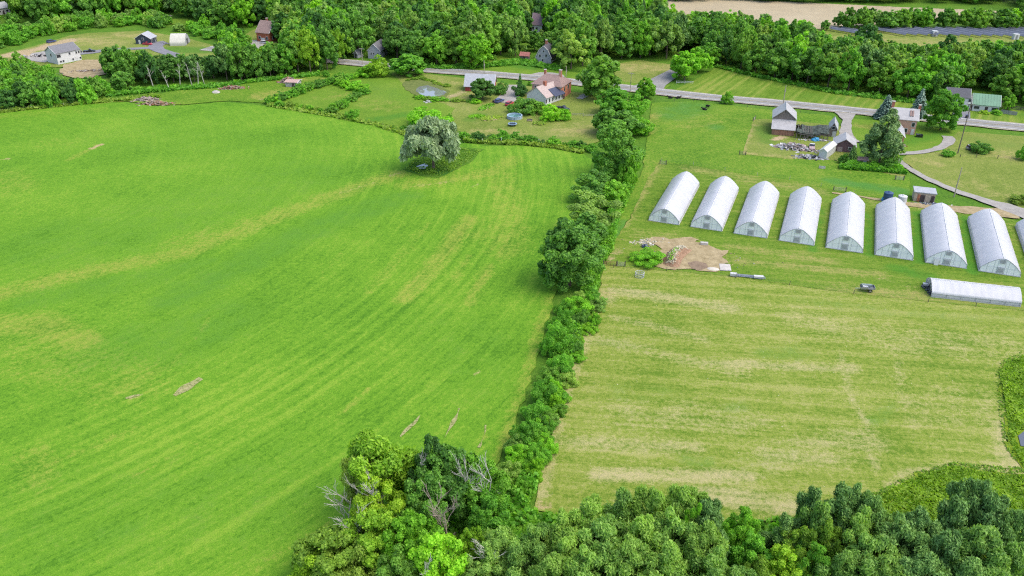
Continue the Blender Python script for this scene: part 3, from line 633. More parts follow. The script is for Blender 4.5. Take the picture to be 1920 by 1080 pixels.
# --- the hedgerow between the two fields
HG = 'trees in the hedgerow between the fields'
T('egg', 'maple', 1126, 182, 106, 78, 'huge round maple tree beside the road at the far end of the hedgerow', group=HG)
T('egg', 'hedge', 1152, 212, 168, 62, 'round mid green tree, second in the hedgerow from the road', group=HG)
T('egg', 'maple', 1142, 252, 204, 62, 'dark rounded tree, third in the hedgerow from the road', group=HG)
T('oval', 'maple', 1172, 250, 208, 60, 'tree on the pasture side of the third hedgerow tree', group=HG)
T('egg', 'maple', 1152, 333, 234, 88, 'tall dark oval tree with shiny pale leaf tips beside the pasture, middle of the hedgerow', group=HG, lod='near')
T('egg', 'maple', 1110, 378, 324, 82, 'rounded tree leaning towards the hay field just nearer than the tall dark oval one', group=HG, lod='near')
T('round', 'hedge', 1150, 388, 340, 52, 'smaller tree behind the leaning tree, on the pasture side of the hedgerow', group=HG)
T('open', 'pale', 1112, 440, 366, 92, 'loose yellowish green tree between the leaning tree and the biggest near hedgerow tree', group=HG, lod='near')
T('egg', 'maple', 1068, 535, 422, 112, 'biggest near hedgerow tree, standing where the tall trees give way to low shrubs', group=HG, lod='near')
T('oval', 'maple', 1100, 470, 405, 70, 'narrow tree tucked behind the biggest near hedgerow tree', group=HG)
T('shrub', 'bright', 1197, 250, 222, 50, 'bright rounded shrub beside the pasture behind the third hedgerow tree', cat='shrub')
T('shrub', 'hedge', 1186, 222, 184, 46, 'mid green shrub beside the pasture, nearest the road', cat='shrub')
T('shrub', 'hedge', 1176, 345, 290, 40, 'low green shrub at the pasture foot of the tall dark oval tree', cat='shrub')
T('egg', 'hedge', 1209, 183, 147, 34, 'small round tree at the road where the side road joins', cat='tree')
T('shrub', 'hedge', 1196, 187, 170, 22, 'low bush at the foot of the small round road tree', cat='shrub')
T('shrub', 'hedge', 1363, 194, 173, 22, 'lone round bush on the pasture fence beside the road', cat='shrub')
hs = [(1108, 565, 40, 2.4), (1082, 585, 52, 3.6), (1060, 590, 34, 3.2), (1090, 605, 34, 2.6), (1056, 622, 46, 5.2), (1046, 662, 58, 6.4), (1074, 648, 36, 3.0), (1048, 700, 52, 4.4), (1032, 716, 40, 3.4),
      (1058, 712, 36, 2.8), (1024, 752, 58, 4.2), (1044, 752, 40, 2.8), (1008, 792, 56, 4.0), (1030, 795, 40, 3.0), (988, 830, 54, 3.9), (1014, 836, 48, 3.4), (970, 868, 54, 3.7), (1000, 876, 50, 3.4), (948, 900, 48, 3.4), (985, 905, 40, 2.2)]
hlab = {5: 'tallest leafy column of the low hedge, rising just below the big trees', 2: None}
for i, (px, py, wp, h) in enumerate(hs):
    lf = ['hedge', 'bright', 'hedge', 'maple', 'hedge'][i % 5]
    p = g(px, py)
    if i == 18: lf = 'pale'
    tree('shrub', lf, p.x, p.y, h, wp * mpp(py) * 1.05, {5: 'tallest leafy shrub of the low hedge, a column just nearer than the big trees',
        18: 'yellowish pale shrub at the near left end of the low hedge, by the dead snag'}.get(i, 'leafy green shrub in the low near half of the hedge between the fields'),
        'shrub', 'shrubs in the low half of the hedge' if i not in (5, 18) else None, 'near', trunk=False)
rh = random.Random(8)
for i in range(34):
    t_ = rh.random(); a_ = g(1112, 560).lerp(g(985, 915), t_); wd_ = 2.6 - .6 * t_
    tree('shrub', rh.choice(['hedge', 'hedge', 'maple', 'bright', 'pale']), a_.x + rh.uniform(-wd_, wd_), a_.y + rh.uniform(-1, 1), rh.uniform(1.5, 3.6), rh.uniform(2.2, 4.2),
         'leafy green shrub in the low near half of the hedge between the fields', 'shrub', 'shrubs in the low half of the hedge', 'near', trunk=False)
p = g(963, 850); tree('shrub', 'feather', p.x, p.y, 3.2, 3.4, 'shrub with white blossom edge on the hay field side of the low hedge', 'shrub', None, 'near', trunk=False)

# --- lone trees about the farm
T('willow', 'willow', 813, 317, 224, 96, 'large silvery grey green willow standing alone in the hay field beside a puddle')
T('shrub', 'bright', 800, 236, 203, 70, 'bright green rounded tree just behind the silvery willow', trunk=True, name='broadleaf_tree')
T('egg', 'hedge', 766, 141, 101, 58, 'round tree beside the road left of the pond')
T('shrub', 'yellow', 706, 142, 110, 44, 'yellowish bushy tree by the road at the top of the paddock', name='broadleaf_tree')
T('shrub', 'bright', 685, 144, 124, 34, 'bright bush left of the yellowish bushy tree at the top of the paddock', cat='shrub')
T('round', 'dark', 905, 187, 149, 46, 'dark green tree in front of the small red barn')
T('shrub', 'maple', 938, 176, 156, 28, 'round bush right of the small red barn', cat='shrub')
T('fir', 'dark', 975, 176, 138, 15, 'slim dark juniper beside the gravel drive')
T('shrub', 'dark', 975, 180, 158, 25, 'dark spreading juniper bush around the foot of the slim juniper', cat='shrub')
T('shrub', 'maple', 982, 212, 184, 44, 'large dark rhododendron like bush in front of the brick farmhouse', cat='shrub')
T('shrub', 'maple', 1006, 212, 188, 36, 'second large bush against the white wing of the farmhouse', cat='shrub')
T('shrub', 'bright', 1036, 224, 198, 40, 'bright lime bush left of the parked black pickup', cat='shrub')
T('shrub', 'bright', 1054, 224, 205, 32, 'low bright lime bush ending the farmhouse planting on the right', cat='shrub')
T('fir', 'dark', 1050, 176, 152, 11, 'small pointed cedar at the corner of the brick farmhouse')
T('shrub', 'maple', 1063, 172, 163, 14, 'small round bush on the lawn right of the farmhouse', cat='shrub')
T('shrub', 'hedge', 993, 160, 152, 8, 'tiny upright bush between the juniper and the farmhouse', cat='shrub')
T('fir', 'spruce', 1658, 222, 178, 36, 'smaller blue spruce behind the left chimney of the brick house', name='spruce_tree')
T('fir', 'spruce', 1719, 220, 166, 36, 'taller blue spruce behind the right chimney of the brick house', name='spruce_tree')
T('egg', 'hedge', 1763, 244, 172, 62, 'dense egg shaped maple standing by the road right of the brick house', lod='near')
T('cone', 'conifer', 1648, 306, 205, 72, 'tall pointed grey green tree hiding the left half of the brick house', lod='near', name='pine_tree')
T('open', 'pale', 1672, 302, 262, 30, 'shorter grey green tree at the right foot of the tall one by the brick house')
T('fir', 'pine', 1596, 306, 272, 24, 'small dark fir in front of the purple brown shed')
T('shrub', 'maple', 1580, 306, 288, 18, 'bush left of the small dark fir by the purple brown shed', cat='shrub')
T('shrub', 'maple', 1668, 314, 292, 30, 'bushy growth at the foot of the tall grey green tree', cat='shrub')
p = g(1216, 492); tree('shrub', 'bright', p.x, p.y, 3.0, 7.4, 'vivid green low rounded bush beside the bare dirt patch', 'shrub', None, 'near', trunk=False)
T('shrub', 'maple', 1836, 286, 266, 34, 'bush growing over two parked old cars in the right meadow', cat='shrub')
T('shrub', 'hedge', 1777, 293, 282, 22, 'low bush beside the farm track bend near the leaning pole', cat='shrub')
T('shrub', 'weed', 1912, 380, 366, 36, 'yellowish bush at the right edge beside the farm track', cat='shrub')
T('shrub', 'hedge', 1919, 300, 270, 22, 'green bush at the right edge by the wire fence', cat='shrub')
T('round', 'hedge', 1888, 206, 178, 22, 'small light green tree right of the green roofed house')
T('shrub', 'hedge', 1868, 214, 206, 20, 'low foundation bush in front of the green roofed house', cat='shrub')
T('shrub', 'yellow', 1845, 213, 207, 16, 'small yellow green bush at the door of the green roofed house', cat='shrub')
sg = 'trees at the mouth of the side road'
for bx, by, ty, wp, lf, lb in [(1283, 150, 98, 50, 'bright', 'bright green tree at the mouth of the side road, nearest the main road'), (1308, 135, 92, 46, 'bright', 'bright green tree behind the first one along the side road'),
                               (1328, 122, 82, 42, 'hedge', 'tree at the back of the side road row, against the wood'), (1275, 142, 105, 36, 'maple', 'darker tree overhanging the side road on its left')]:
    T('round', lf, bx, by, ty, wp, lb, group=sg)
T('round', 'dark', 1616, 112, 47, 52, 'tall dark tree poking up in front of the solar panels')
T('oval', 'dark', 1768, 128, 66, 44, 'tall blue green tree below the right half of the solar panels')
T('round', 'bright', 895, 126, 67, 58, 'bright yellow green tree at the wood edge beside the road pole')
T('pine', 'maple', 548, 66, 15, 26, 'slim pale poplar beside the red barn house', name='broadleaf_tree')

# --- shrub rows of the paddock and the lawn fence
pr = random.Random(12)
def shrubs(pl, n, h, wd, label, group, leaves, jitter=.8):
    W = [g(*q) for q in pl]; Ls = [(b_ - a).length for a, b_ in zip(W[:-1], W[1:])]; tot = sum(Ls)
    for i in range(n):
        s = (i + .5) / n * tot; k = 0
        while k < len(Ls) - 1 and s > Ls[k]: s -= Ls[k]; k += 1
        q = W[k].lerp(W[k + 1], s / Ls[k]); f = pr.uniform(.65, 1.3)
        tree('shrub', pr.choice(leaves), q.x + pr.uniform(-jitter, jitter), q.y + pr.uniform(-jitter, jitter), h * f, wd * f * pr.uniform(.85, 1.15), label, 'shrub', group, 'far', trunk=False)
shrubs([(505, 194), (540, 183), (575, 170), (610, 160), (640, 152), (668, 146)], 22, 3.0, 4.6, 'shrub in the thick row along the far left side of the paddock', 'shrubs on the far left side of the paddock', ['hedge', 'maple', 'hedge', 'bright'])
shrubs([(636, 158), (655, 166), (672, 170), (690, 178)], 8, 2.8, 4.4, 'shrub in the short row cutting down through the paddock', 'shrubs in the short paddock row', ['hedge', 'hedge', 'bright'])
shrubs([(515, 199), (550, 202), (590, 206), (620, 211), (632, 212)], 11, 1.9, 3.4, 'shrub in the low row between paddock and hay field', 'shrubs between paddock and hay field', ['hedge', 'maple', 'weed'])
shrubs([(620, 210), (640, 202), (652, 192), (664, 185), (676, 181)], 8, 2.6, 3.6, 'shrub in the row closing the right side of the small paddock', 'shrubs on the right side of the small paddock', ['hedge', 'maple'])
T('shrub', 'hedge', 663, 223, 206, 27, 'lone round bush on the hay field edge below the paddock', cat='shrub')
T('shrub', 'hedge', 758, 244, 236, 15, 'dark bush at the left of the silvery willow', cat='shrub')
T('shrub', 'hedge', 842, 226, 214, 10, 'small bush at the corner of the farmhouse lawn right of the bright tree', cat='shrub')
T('shrub', 'hedge', 611, 144, 132, 13, 'small round bush alone in the rough meadow below the wood', cat='shrub')
shrubs([(862, 259), (900, 263), (935, 262), (960, 262), (1000, 268), (1040, 272), (1075, 277), (1108, 283)], 30, 2.1, 3.2, 'bush in the row behind the white fence posts at the foot of the farmhouse lawn', 'bushes along the farmhouse lawn fence', ['hedge', 'maple', 'dark', 'hedge'], 1.0)
T('shrub', 'hedge', 942, 260, 243, 22, 'tallest bush of the row behind the white fence posts, below the trampoline', cat='shrub')
shrubs([(778, 182), (800, 188), (830, 190), (870, 190), (895, 194)], 12, 1.4, 3.2, 'low green bush along the near bank of the pond', 'low bushes on the pond bank', ['bright', 'weed', 'hedge'])
shrubs([(757, 152), (790, 147), (815, 155), (840, 164)], 9, 1.0, 2.8, 'reedy clump along the far bank of the pond', 'reeds on the far pond bank', ['weed', 'marsh'])

# --- the woods
PROT = [(95, 86, 160, 122), (112, 113, 213, 146), (155, 90, 182, 102), (262, 66, 355, 94), (60, 92, 100, 118), (140, 64, 268, 90), (302, 86, 405, 104), (478, 50, 524, 84), (688, 85, 718, 112), (1005, 93, 1036, 116),
        (998, 42, 1014, 58), (973, 98, 991, 111), (1770, 170, 1878, 212), (1660, 57, 1920, 78), (1265, 8, 1560, 24), (1440, 6, 1900, 16), (1460, 20, 1550, 38), (322, 32, 346, 44), (640, 112, 690, 126), (0, 8, 22, 24), (1690, 74, 1760, 84), (1560, 60, 1600, 70)]
rw = random.Random(21)
WOODS = []
def wood(px, spacing, hr, wr, mixk, zone, world=None, cap=9999, skip=0.0):
    poly = [tuple(g(*q))[:2] for q in px] if world is None else world
    xs = [p[0] for p in poly]; ys = [p[1] for p in poly]; got = []; A = (max(xs) - min(xs)) * (max(ys) - min(ys))
    for _ in range(int(A / spacing ** 2 * 14)):
        x, y = rw.uniform(min(xs), max(xs)), rw.uniform(min(ys), max(ys))
        if not inside(np.array([[x, y]]), poly)[0]: continue
        if any((x - a) ** 2 + (y - b_) ** 2 < spacing ** 2 for a, b_ in got): continue
        if any((x - a) ** 2 + (y - b_) ** 2 < (r_ * .75 + 1.5) ** 2 for a, b_, r_ in TREES): continue
        h = rw.uniform(*hr); wd = rw.uniform(*wr)
        bx, by = proj(x, y, 0); tx, ty = proj(x, y, h); hw = wd / 2 / mpp(by)
        if bx + hw < -60 or bx - hw > 1980 or ty > 1080 or by < -90: continue
        hid = False
        for (x0, y0, x1, y1) in PROT:
            if bx + hw * .9 > x0 and bx - hw * .9 < x1 and by > y1 - 3 and ty < y1 - 2:
                nh = hgt(bx, by, y1) if by > y1 + 2 else 0
                if nh > 5: h = min(h, nh); wd = min(wd, h * .9)
                else: hid = True
            if x0 < bx < x1 and y0 < by < y1: hid = True
        if hid: continue
        got.append((x, y))
        u = rw.random(); acc = 0
        for kk, lf, wt in mixk:
            acc += wt
            if u <= acc: break
        if kk == 'fir': wd *= .62; h *= 1.05
        WOODS.append(dict(x=x, y=y, h=h, w=wd, k=kk, l=lf, z=zone, d=math.hypot(x, y), by=by))
MIXW = [('round', 'maple', .30), ('oval', 'maple', .10), ('round', 'dark', .12), ('oval', 'dark', .05), ('round', 'hedge', .17), ('open', 'pale', .13), ('round', 'bright', .07), ('pine', 'pine', .05), ('fir', 'pine', .01)]
MIXD = [('round', 'dark', .30), ('round', 'maple', .34), ('oval', 'dark', .12), ('open', 'pale', .06), ('pine', 'pine', .10), ('round', 'hedge', .08)]
MIXS = [('shrub', 'hedge', .5), ('shrub', 'maple', .3), ('shrub', 'pale', .12), ('shrub', 'bright', .08)]
ZL = {'left': 'in the left wood beside the hay field', 'belt': 'in the bushy belt behind the white house', 'back': 'in the tall top left wood',
      'main': 'in the big wood beyond the road', 'right': 'in the wood behind the striped lawn', 'solar': 'in the row behind the solar panels', 'edge': 'in the wood along the top right edge'}
wood([(-60, 214), (0, 207), (60, 203), (120, 197), (178, 191), (200, 172), (260, 168), (205, 150), (110, 150), (60, 135), (-60, 140)], 4.6, (6, 10), (6.5, 9.5), MIXS[:1] + [('round', 'maple', .25), ('round', 'dark', .25)], 'left')
wood([(205, 163), (300, 158), (400, 152), (480, 145), (430, 118), (320, 124), (225, 128), (200, 146)], 5.8, (11, 16.5), (8, 12), [('round', 'dark', .3), ('round', 'maple', .4), ('oval', 'dark', .15), ('pine', 'pine', .15)], 'left')
wood([(440, 152), (520, 143), (590, 137), (668, 130), (660, 119), (560, 112), (470, 112), (430, 120)], 5.8, (12, 18), (8, 12), [('pine', 'dark', .25), ('round', 'maple', .3), ('open', 'yellow', .15), ('round', 'hedge', .3)], 'left')
wood([(-60, 100), (20, 88), (60, 72), (150, 54), (270, 47), (340, 58), (420, 80), (470, 98), (480, 86), (420, 64), (350, 48), (260, 36), (150, 40), (60, 54), (-60, 80)], 5.2, (4, 7.5), (6, 9), MIXS, 'belt')
wood([(-120, 72), (60, 46), (150, 34), (260, 30), (330, 28), (380, 44), (450, 54), (520, 40), (520, -60), (-120, -30)], 8.2, (14, 20), (10.5, 15), MIXW, 'back')
wood([(520, 84), (560, 100), (640, 110), (690, 108), (725, 115), (760, 116), (830, 124), (905, 118), (930, 106), (975, 112), (1030, 122), (1060, 130), (1080, 128), (1150, 116), (1200, 110), (1262, 112), (1300, 100), (1340, 80), (1290, 60), (1250, 46),
      (1200, 30), (1150, 10), (1130, -60), (520, -60), (530, 40)], 7.8, (13, 20), (10.5, 15.5), MIXW, 'main')
wood([(1332, 118), (1400, 136), (1480, 151), (1560, 168), (1650, 178), (1755, 193), (1840, 190), (1900, 196), (2000, 212), (2000, 138), (1920, 126), (1800, 118), (1700, 108), (1560, 100), (1480, 92), (1420, 78), (1300, 62), (1330, 90)], 7.0, (12.5, 17), (9.5, 13.5), MIXW, 'right')
wood([(1545, 58), (1640, 56), (1760, 56), (1920, 58), (2000, 60), (2000, 50), (1920, 50), (1760, 48), (1640, 48), (1545, 50)], 6.5, (8, 16), (9, 13), MIXW, 'solar')
wood([(1140, 0), (1440, 3), (1700, 10), (1960, 22), (1960, 4), (1700, -30), (1140, -40)], 9.0, (12, 17), (11, 15), MIXD, 'edge')
wood([(1690, 100), (1800, 108), (1940, 122), (1940, 112), (1800, 98), (1700, 92)], 6.0, (3.5, 6), (5, 7.5), [('shrub', 'weed', .5), ('shrub', 'pale', .5)], 'right')
print('woods', len(WOODS))
LN = {'maple': 'mid green', 'dark': 'dark blue green', 'hedge': 'fresh green', 'pale': 'pale grey green', 'bright': 'bright lime green', 'pine': 'dark needled', 'yellow': 'yellowish', 'weed': 'yellow green'}
KN = {'round': 'round crowned tree', 'oval': 'narrow topped tree', 'open': 'open crowned tree', 'pine': 'feathery topped tree', 'fir': 'pointed conifer', 'shrub': 'bush'}
WOODS.sort(key=lambda t: t['d'])
NTREE = 0; rest = []
for t in WOODS:
    if t['k'] != 'shrub': NTREE += 1
    if t['k'] != 'shrub' and NTREE > 235: rest.append(t); continue
    lab = '%s %s %s' % (LN[t['l']], KN[t['k']], ZL[t['z']])
    far = t['d'] > 420
    tree(t['k'], t['l'], t['x'], t['y'], t['h'], t['w'], lab, 'bush' if t['k'] == 'shrub' else 'tree', lab + 's' if 0 else 'the ' + KN[t['k']] + 's, ' + LN[t['l']] + ', ' + ZL[t['z']], 'far' if far or t['k'] == 'shrub' else 'mid', trunk=t['k'] != 'shrub')
# the farthest trees read as one mass
def mass(name, items, label):
    by = {}
    for t in items: by.setdefault(t['l'], []).append(t)
    for lf, ts in by.items():
        Ps = []; Ts = []; Rs = []
        for t in ts:
            v = LOD['far'][t['k']]; me = v[rw.randrange(len(v))]; n = len(me.polygons)
            co = np.empty(12 * n, np.float32); me.vertices.foreach_get('co', co); co = co.reshape(-1, 3)
            ti = np.empty(n, np.float32); me.attributes['tint'].data.foreach_get('value', ti)
            a = rw.uniform(0, 6.28); ca, sa = math.cos(a), math.sin(a)
            x = co[:, 0] * t['w'] / W0; y = co[:, 1] * t['w'] / W0
            Ps.append(np.stack([x * ca - y * sa + t['x'], x * sa + y * ca + t['y'], co[:, 2] * t['h'] / HK[t['k']]], 1).reshape(-1, 4, 3))
            Ts.append(ti); Rs.append(np.full(n, rw.random(), np.float32))
        o = link(name, quads(name, np.concatenate(Ps), np.concatenate(Ts), np.concatenate(Rs)), LF[lf])
        tag(o, label % LN[lf], 'wood', None, 'stuff')
if rest: mass('distant_wood', rest, 'the %s trees of the farthest wood, along the top of the view')

# --- pale bare trunks standing at the left wood edge
def dead(name, label, x, y, h, spread, mat, seed, lean=(0, 0), thick=.16, depth=3, nb=7, group=None):
    rs = random.Random(seed); tr = MB(); br = MB()
    top = Vector((lean[0], lean[1], h * .8))
    tr.tube((0, 0, -.2), top * .5, thick * 1.2, thick * .85, 7); tr.tube(top * .5, top, thick * .85, thick * .4, 7)
    def grow(p, d, L, r, k):
        e = p + d * L; mid = p.lerp(e, .5) + Vector((rs.uniform(-1, 1), rs.uniform(-1, 1), rs.uniform(-.5, 1))) * L * .07
        br.tube(p, mid, r, r * .8, 4, False); br.tube(mid, e, r * .8, r * .5, 4, False)
        if k > 0:
            for i in range(4):
                q = p.lerp(e, rs.uniform(.35, 1)); dd = (d + Vector((rs.uniform(-1, 1), rs.uniform(-1, 1), rs.uniform(-.1, .8))) * .6).normalized()
                grow(q, dd, L * rs.uniform(.4, .75), max(.022, r * .6), k - 1)
    for i in range(nb):
        t = rs.uniform(.3, 1.0); a = rs.uniform(0, 6.28)
        grow(top * t, Vector((math.cos(a) * .8, math.sin(a) * .8, rs.uniform(.7, 1.7))).normalized(), spread * rs.uniform(.45, .85), thick * .42, depth - 1)
    o = thing(name, label, 'dead tree', (x, y, 0), rs.uniform(0, 6.28), group)
    tr.build('trunk', mat, o); br.build('branches', mat, o); return o
for i, (px, py, h, ln) in enumerate([(288, 161, 11, 1.5), (318, 164, 8, -1.6), (338, 160, 10, .8), (372, 161, 13, -1.5), (384, 157, 12, -1.0), (360, 157, 11, .5)]):
    p = g(px, py + 3); dead('bare_tree', 'pale bare white trunk standing at the front of the left wood above the hay field', p.x, p.y, h, 2.6, M_BIRCH, 60 + i, (ln, -.6), .15, 2, 5, 'pale bare trunks at the left wood edge')

# --- trees along the bottom of the view (crown tops surveyed with an estimated height)
N_ = dict(lod='near')
TT('feather', 'yellow', 702, 824, 15.0, 118, 'tall yellow green feathery tree rising highest at the left of the near grove', name='broadleaf_tree', **N_)
TT('feather', 'weed', 668, 862, 12.0, 70, 'lower yellow green tree on the field side of the tall feathery one', name='broadleaf_tree', **N_)
TT('oval', 'dark', 806, 818, 14.5, 66, 'dark narrow tree top at the centre back of the near grove', **N_)
TT('round', 'maple', 838, 846, 13.0, 112, 'broad dark green tree in the middle of the near grove', **N_)
TT('round', 'maple', 795, 892, 12.0, 90, 'dark green tree in front of the narrow dark top, above the reddish snag', **N_)
TT('open', 'hedge', 912, 874, 11.0, 92, 'leafy green tree with a bare trunk in front, right side of the near grove', **N_)
TT('round', 'hedge', 918, 928, 9.0, 80, 'round green tree where the hedge meets the near grove', **N_)
TT('open', 'yellow', 712, 912, 11.0, 96, 'thin yellow tree among the grey dead branches', **N_)
TT('round', 'yellow', 700, 968, 10.0, 110, 'yellow green round tree below the grey dead branches', **N_)
TT('round', 'weed', 618, 1006, 8.5, 120, 'olive yellow bushy tree at the field edge, lower left of the near grove', **N_)
TT('shrub', 'weed', 660, 1046, 7.0, 110, 'olive bush at the bottom edge below the olive yellow tree', cat='shrub', **N_)
TT('shrub', 'yellow', 588, 1048, 6.0, 90, 'outermost yellow bush at the bottom edge beside the hay field', cat='shrub', **N_)
TT('round', 'bright', 768, 970, 11.0, 98, 'bright green tree left of the reddish snag', **N_)
TT('round', 'bright', 818, 1012, 10.5, 110, 'bright green tree at the bottom below the reddish snag', **N_)
TT('round', 'maple', 742, 1040, 9.0, 90, 'mid green tree at the bottom edge left of the bright tree', **N_)
TT('open', 'yellow', 884, 985, 9.5, 50, 'small yellow green tree right of the reddish snag', **N_)
TT('feather', 'feather', 935, 1000, 9.0, 86, 'grey green feathery tree just right of the small yellow green tree', name='broadleaf_tree', **N_)
TT('open', 'pale', 900, 1045, 8.0, 80, 'pale green tree at the bottom edge below the small yellow green tree', **N_)
FG = 'feathery grey green trees along the bottom'
ftop = [(1052, 966, 11, 76), (1010, 990, 10, 78), (1110, 944, 12, 84), (1172, 922, 13, 86), (1232, 918, 13.5, 84), (1292, 922, 13.5, 84), (1330, 944, 13, 70), (970, 1022, 9, 80), (1072, 1006, 11, 90), (1135, 984, 12, 92),
        (1205, 972, 13, 92), (1268, 972, 13, 92), (1325, 990, 12.5, 84), (1030, 1046, 10, 90), (1110, 1038, 11, 96), (1190, 1024, 12, 98), (1262, 1026, 12.5, 98), (1336, 1040, 12, 92), (1385, 1072, 10, 80)]
for i, (tx, ty, h, wp) in enumerate(ftop):
    TT('feather', 'feather' if i not in (6,) else 'pine', tx, ty, h, wp, 'feathery grey green tree in the clump at the bottom right of the dead snags' if i != 6 else 'darkest feathery tree at the right end of the bottom clump',
       name='broadleaf_tree', group=FG if i != 6 else None, **N_)
TT('open', 'bright', 1296, 952, 12.6, 50, 'bright green leafy top among the feathery grey green trees', **N_)
TT('shrub', 'yellow', 1160, 1000, 9.5, 44, 'yellowish top in the middle of the feathery clump', name='broadleaf_tree', **N_)
TT('round', 'hedge', 1396, 962, 8.5, 62, 'fresh green tree filling the gap between the two bottom clumps', **N_)
TT('round', 'hedge', 1414, 1010, 8.0, 66, 'fresh green tree at the bottom of the gap between the clumps', **N_)
RG = 'dark feathery trees at the bottom right'
for i, (tx, ty, h, wp, k, lf) in enumerate([(1530, 922, 12, 66, 'feather', 'pine'), (1592, 912, 13, 74, 'feather', 'pine'), (1640, 932, 12.5, 66, 'feather', 'pine'), (1545, 950, 12, 70, 'feather', 'feather'), (1612, 962, 12, 80, 'feather', 'feather'),
        (1475, 972, 9, 64, 'feather', 'pine'), (1700, 985, 12, 92, 'feather', 'pine'), (1726, 962, 11.5, 78, 'feather', 'pine'), (1800, 945, 13, 88, 'feather', 'pine'), (1835, 898, 14, 84, 'feather', 'pine'), (1868, 936, 13.5, 84, 'feather', 'pine'), (1780, 1000, 13, 96, 'feather', 'pine'),
        (1850, 1000, 13, 96, 'feather', 'feather'), (1912, 955, 13, 70, 'feather', 'pine'), (1905, 1022, 12, 84, 'feather', 'feather'), (1640, 1012, 11.5, 86, 'feather', 'feather'), (1738, 1046, 11, 92, 'feather', 'pine'), (1830, 1056, 11, 92, 'feather', 'pine'), (1670, 1052, 10, 84, 'feather', 'feather'), (1590, 1042, 10, 80, 'feather', 'feather')]):
    TT(k, lf, tx, ty, h, wp, ('dark' if lf == 'pine' else 'lighter grey green') + ' feathery tree in the dense clump at the bottom right corner', name='broadleaf_tree', group=RG + (' (dark)' if lf == 'pine' else ' (lighter)'), **N_)
for tx, ty, h, wp, lf, lb in [(1500, 990, 9, 76, 'weed', 'olive green tree between the dark clumps at the bottom right'), (1556, 984, 10.5, 66, 'weed', 'olive tinged tree top in front of the dark trees'), (1478, 1040, 8, 84, 'yellow', 'yellow olive tree at the bottom edge right of the gap'),
        (1530, 1030, 9, 76, 'hedge', 'fresh green tree at the bottom edge in the right clump'), (1424, 1052, 7, 70, 'weed', 'olive bush at the bottom edge under the gap')]:
    TT('round', lf, tx, ty, h, wp, lb, **N_)
# dead and bare trees in the near grove
for tx, ty, h, sp, mt, sd_, ln, lb in [(636, 920, 9.5, 4.6, M_DEAD, 1, (-1.5, 0), 'pale grey dead tree leaning left over the hay field edge'), (700, 885, 13, 4.8, M_DEAD, 2, (.4, 0), 'grey dead tree with many fine branches among the yellow trees'),
        (636, 962, 8.5, 4.6, M_DEAD, 3, (-2.0, .5), 'low grey dead tree spreading left above the olive bushes'), (800, 932, 12, 4.0, M_DEADRED, 4, (-1.2, 0), 'reddish dead snag with bare branches in the middle of the near grove'),
        (838, 945, 11.5, 4.4, M_DEADRED, 5, (1.0, 0), 'bare twiggy dead tree right of the reddish snag'), (880, 862, 13, 4.4, M_DEAD, 6, (.4, 0), 'tall bare trunk with a forked top at the right of the near grove'), (786, 838, 14, 2.6, M_DEAD, 7, (0, 0), 'thin pale dead top behind the dark narrow tree'),
        (905, 875, 12, 3.6, M_DEAD, 8, (1.2, 0), 'dead branch reaching right above the hedge end'), (915, 1000, 9.5, 3.2, M_DEAD, 9, (1, 0), 'small dead branchy tree right of the small yellow green tree'), (795, 1030, 11.2, 2.6, M_DEAD, 10, (0, 0), 'dead twigs poking out of the bright green bottom tree')]:
    p = g(tx, ty, h); dead('dead_tree', lb, p.x, p.y, h, sp, mt, sd_, ln, .125, 3, 7)

# --- uncountable low growth
def growth(name, label, polys, n, size, h, leaf, kindpx=True, seed=3):
    rs = np.random.RandomState(seed); Ps = []
    for px in polys:
        poly = [tuple(g(*q))[:2] for q in px]; P = np.array(poly)
        q = rs.uniform(P.min(0), P.max(0), (n * 4, 2)); q = q[inside(q, poly)][:n]; Ps.append(q)
    q = np.concatenate(Ps); m = len(q)
    lump = np.array([max(0.0, .5 + noise.noise((a * .35, b_ * .35, 2.0))) for a, b_ in q])
    pos = np.stack([q[:, 0], q[:, 1], rs.uniform(.12, 1, m) * h * (.35 + lump)], 1)
    nrm = unit(rs.normal(size=(m, 3)) * .6 + np.array([0, -.1, .7]))
    tint = np.clip(lump * .6 + rs.normal(size=m) * .22, 0, 1)
    o = link(name, quads(name, cards(rs, pos, nrm, size * rs.uniform(.6, 1.4, m), 1.3), tint, lump * .5), LF[leaf])
    return tag(o, label, 'undergrowth', None, 'stuff')
growth('undergrowth', 'lush tall weeds along the foot of the hedgerow and the near grove', [
    [(1128, 500), (1150, 470), (1160, 420), (1195, 340), (1180, 330), (1140, 400), (1120, 480), (1085, 560), (1040, 680), (1000, 790), (960, 880), (940, 910), (985, 960), (1005, 930), (1035, 805), (1062, 705), (1100, 605), (1124, 535)]], 30000, .38, 2.0, 'hedge')
growth('undergrowth', 'rough green growth between the near trees at the bottom', [[(930, 920), (1000, 958), (1060, 972), (1350, 985), (1470, 975), (1600, 952), (1640, 1000), (2000, 1010), (2000, 1300), (700, 1300), (690, 1080), (800, 1000)]], 22000, .6, 1.0, 'hedge', seed=5)
growth('undergrowth', 'yellow green marsh weeds by the pool at the right edge', [[(1874, 700), (1886, 682), (1925, 668), (2000, 690), (2000, 800), (1915, 808), (1900, 822), (1912, 842), (1960, 850), (1990, 885), (1925, 886), (1910, 862), (1894, 830), (1887, 770)],
    [(1590, 952), (1660, 926), (1722, 893), (1790, 877), (1850, 889), (1940, 896), (1960, 980), (1800, 985), (1640, 985)]], 15000, .34, .5, 'marsh', seed=6)
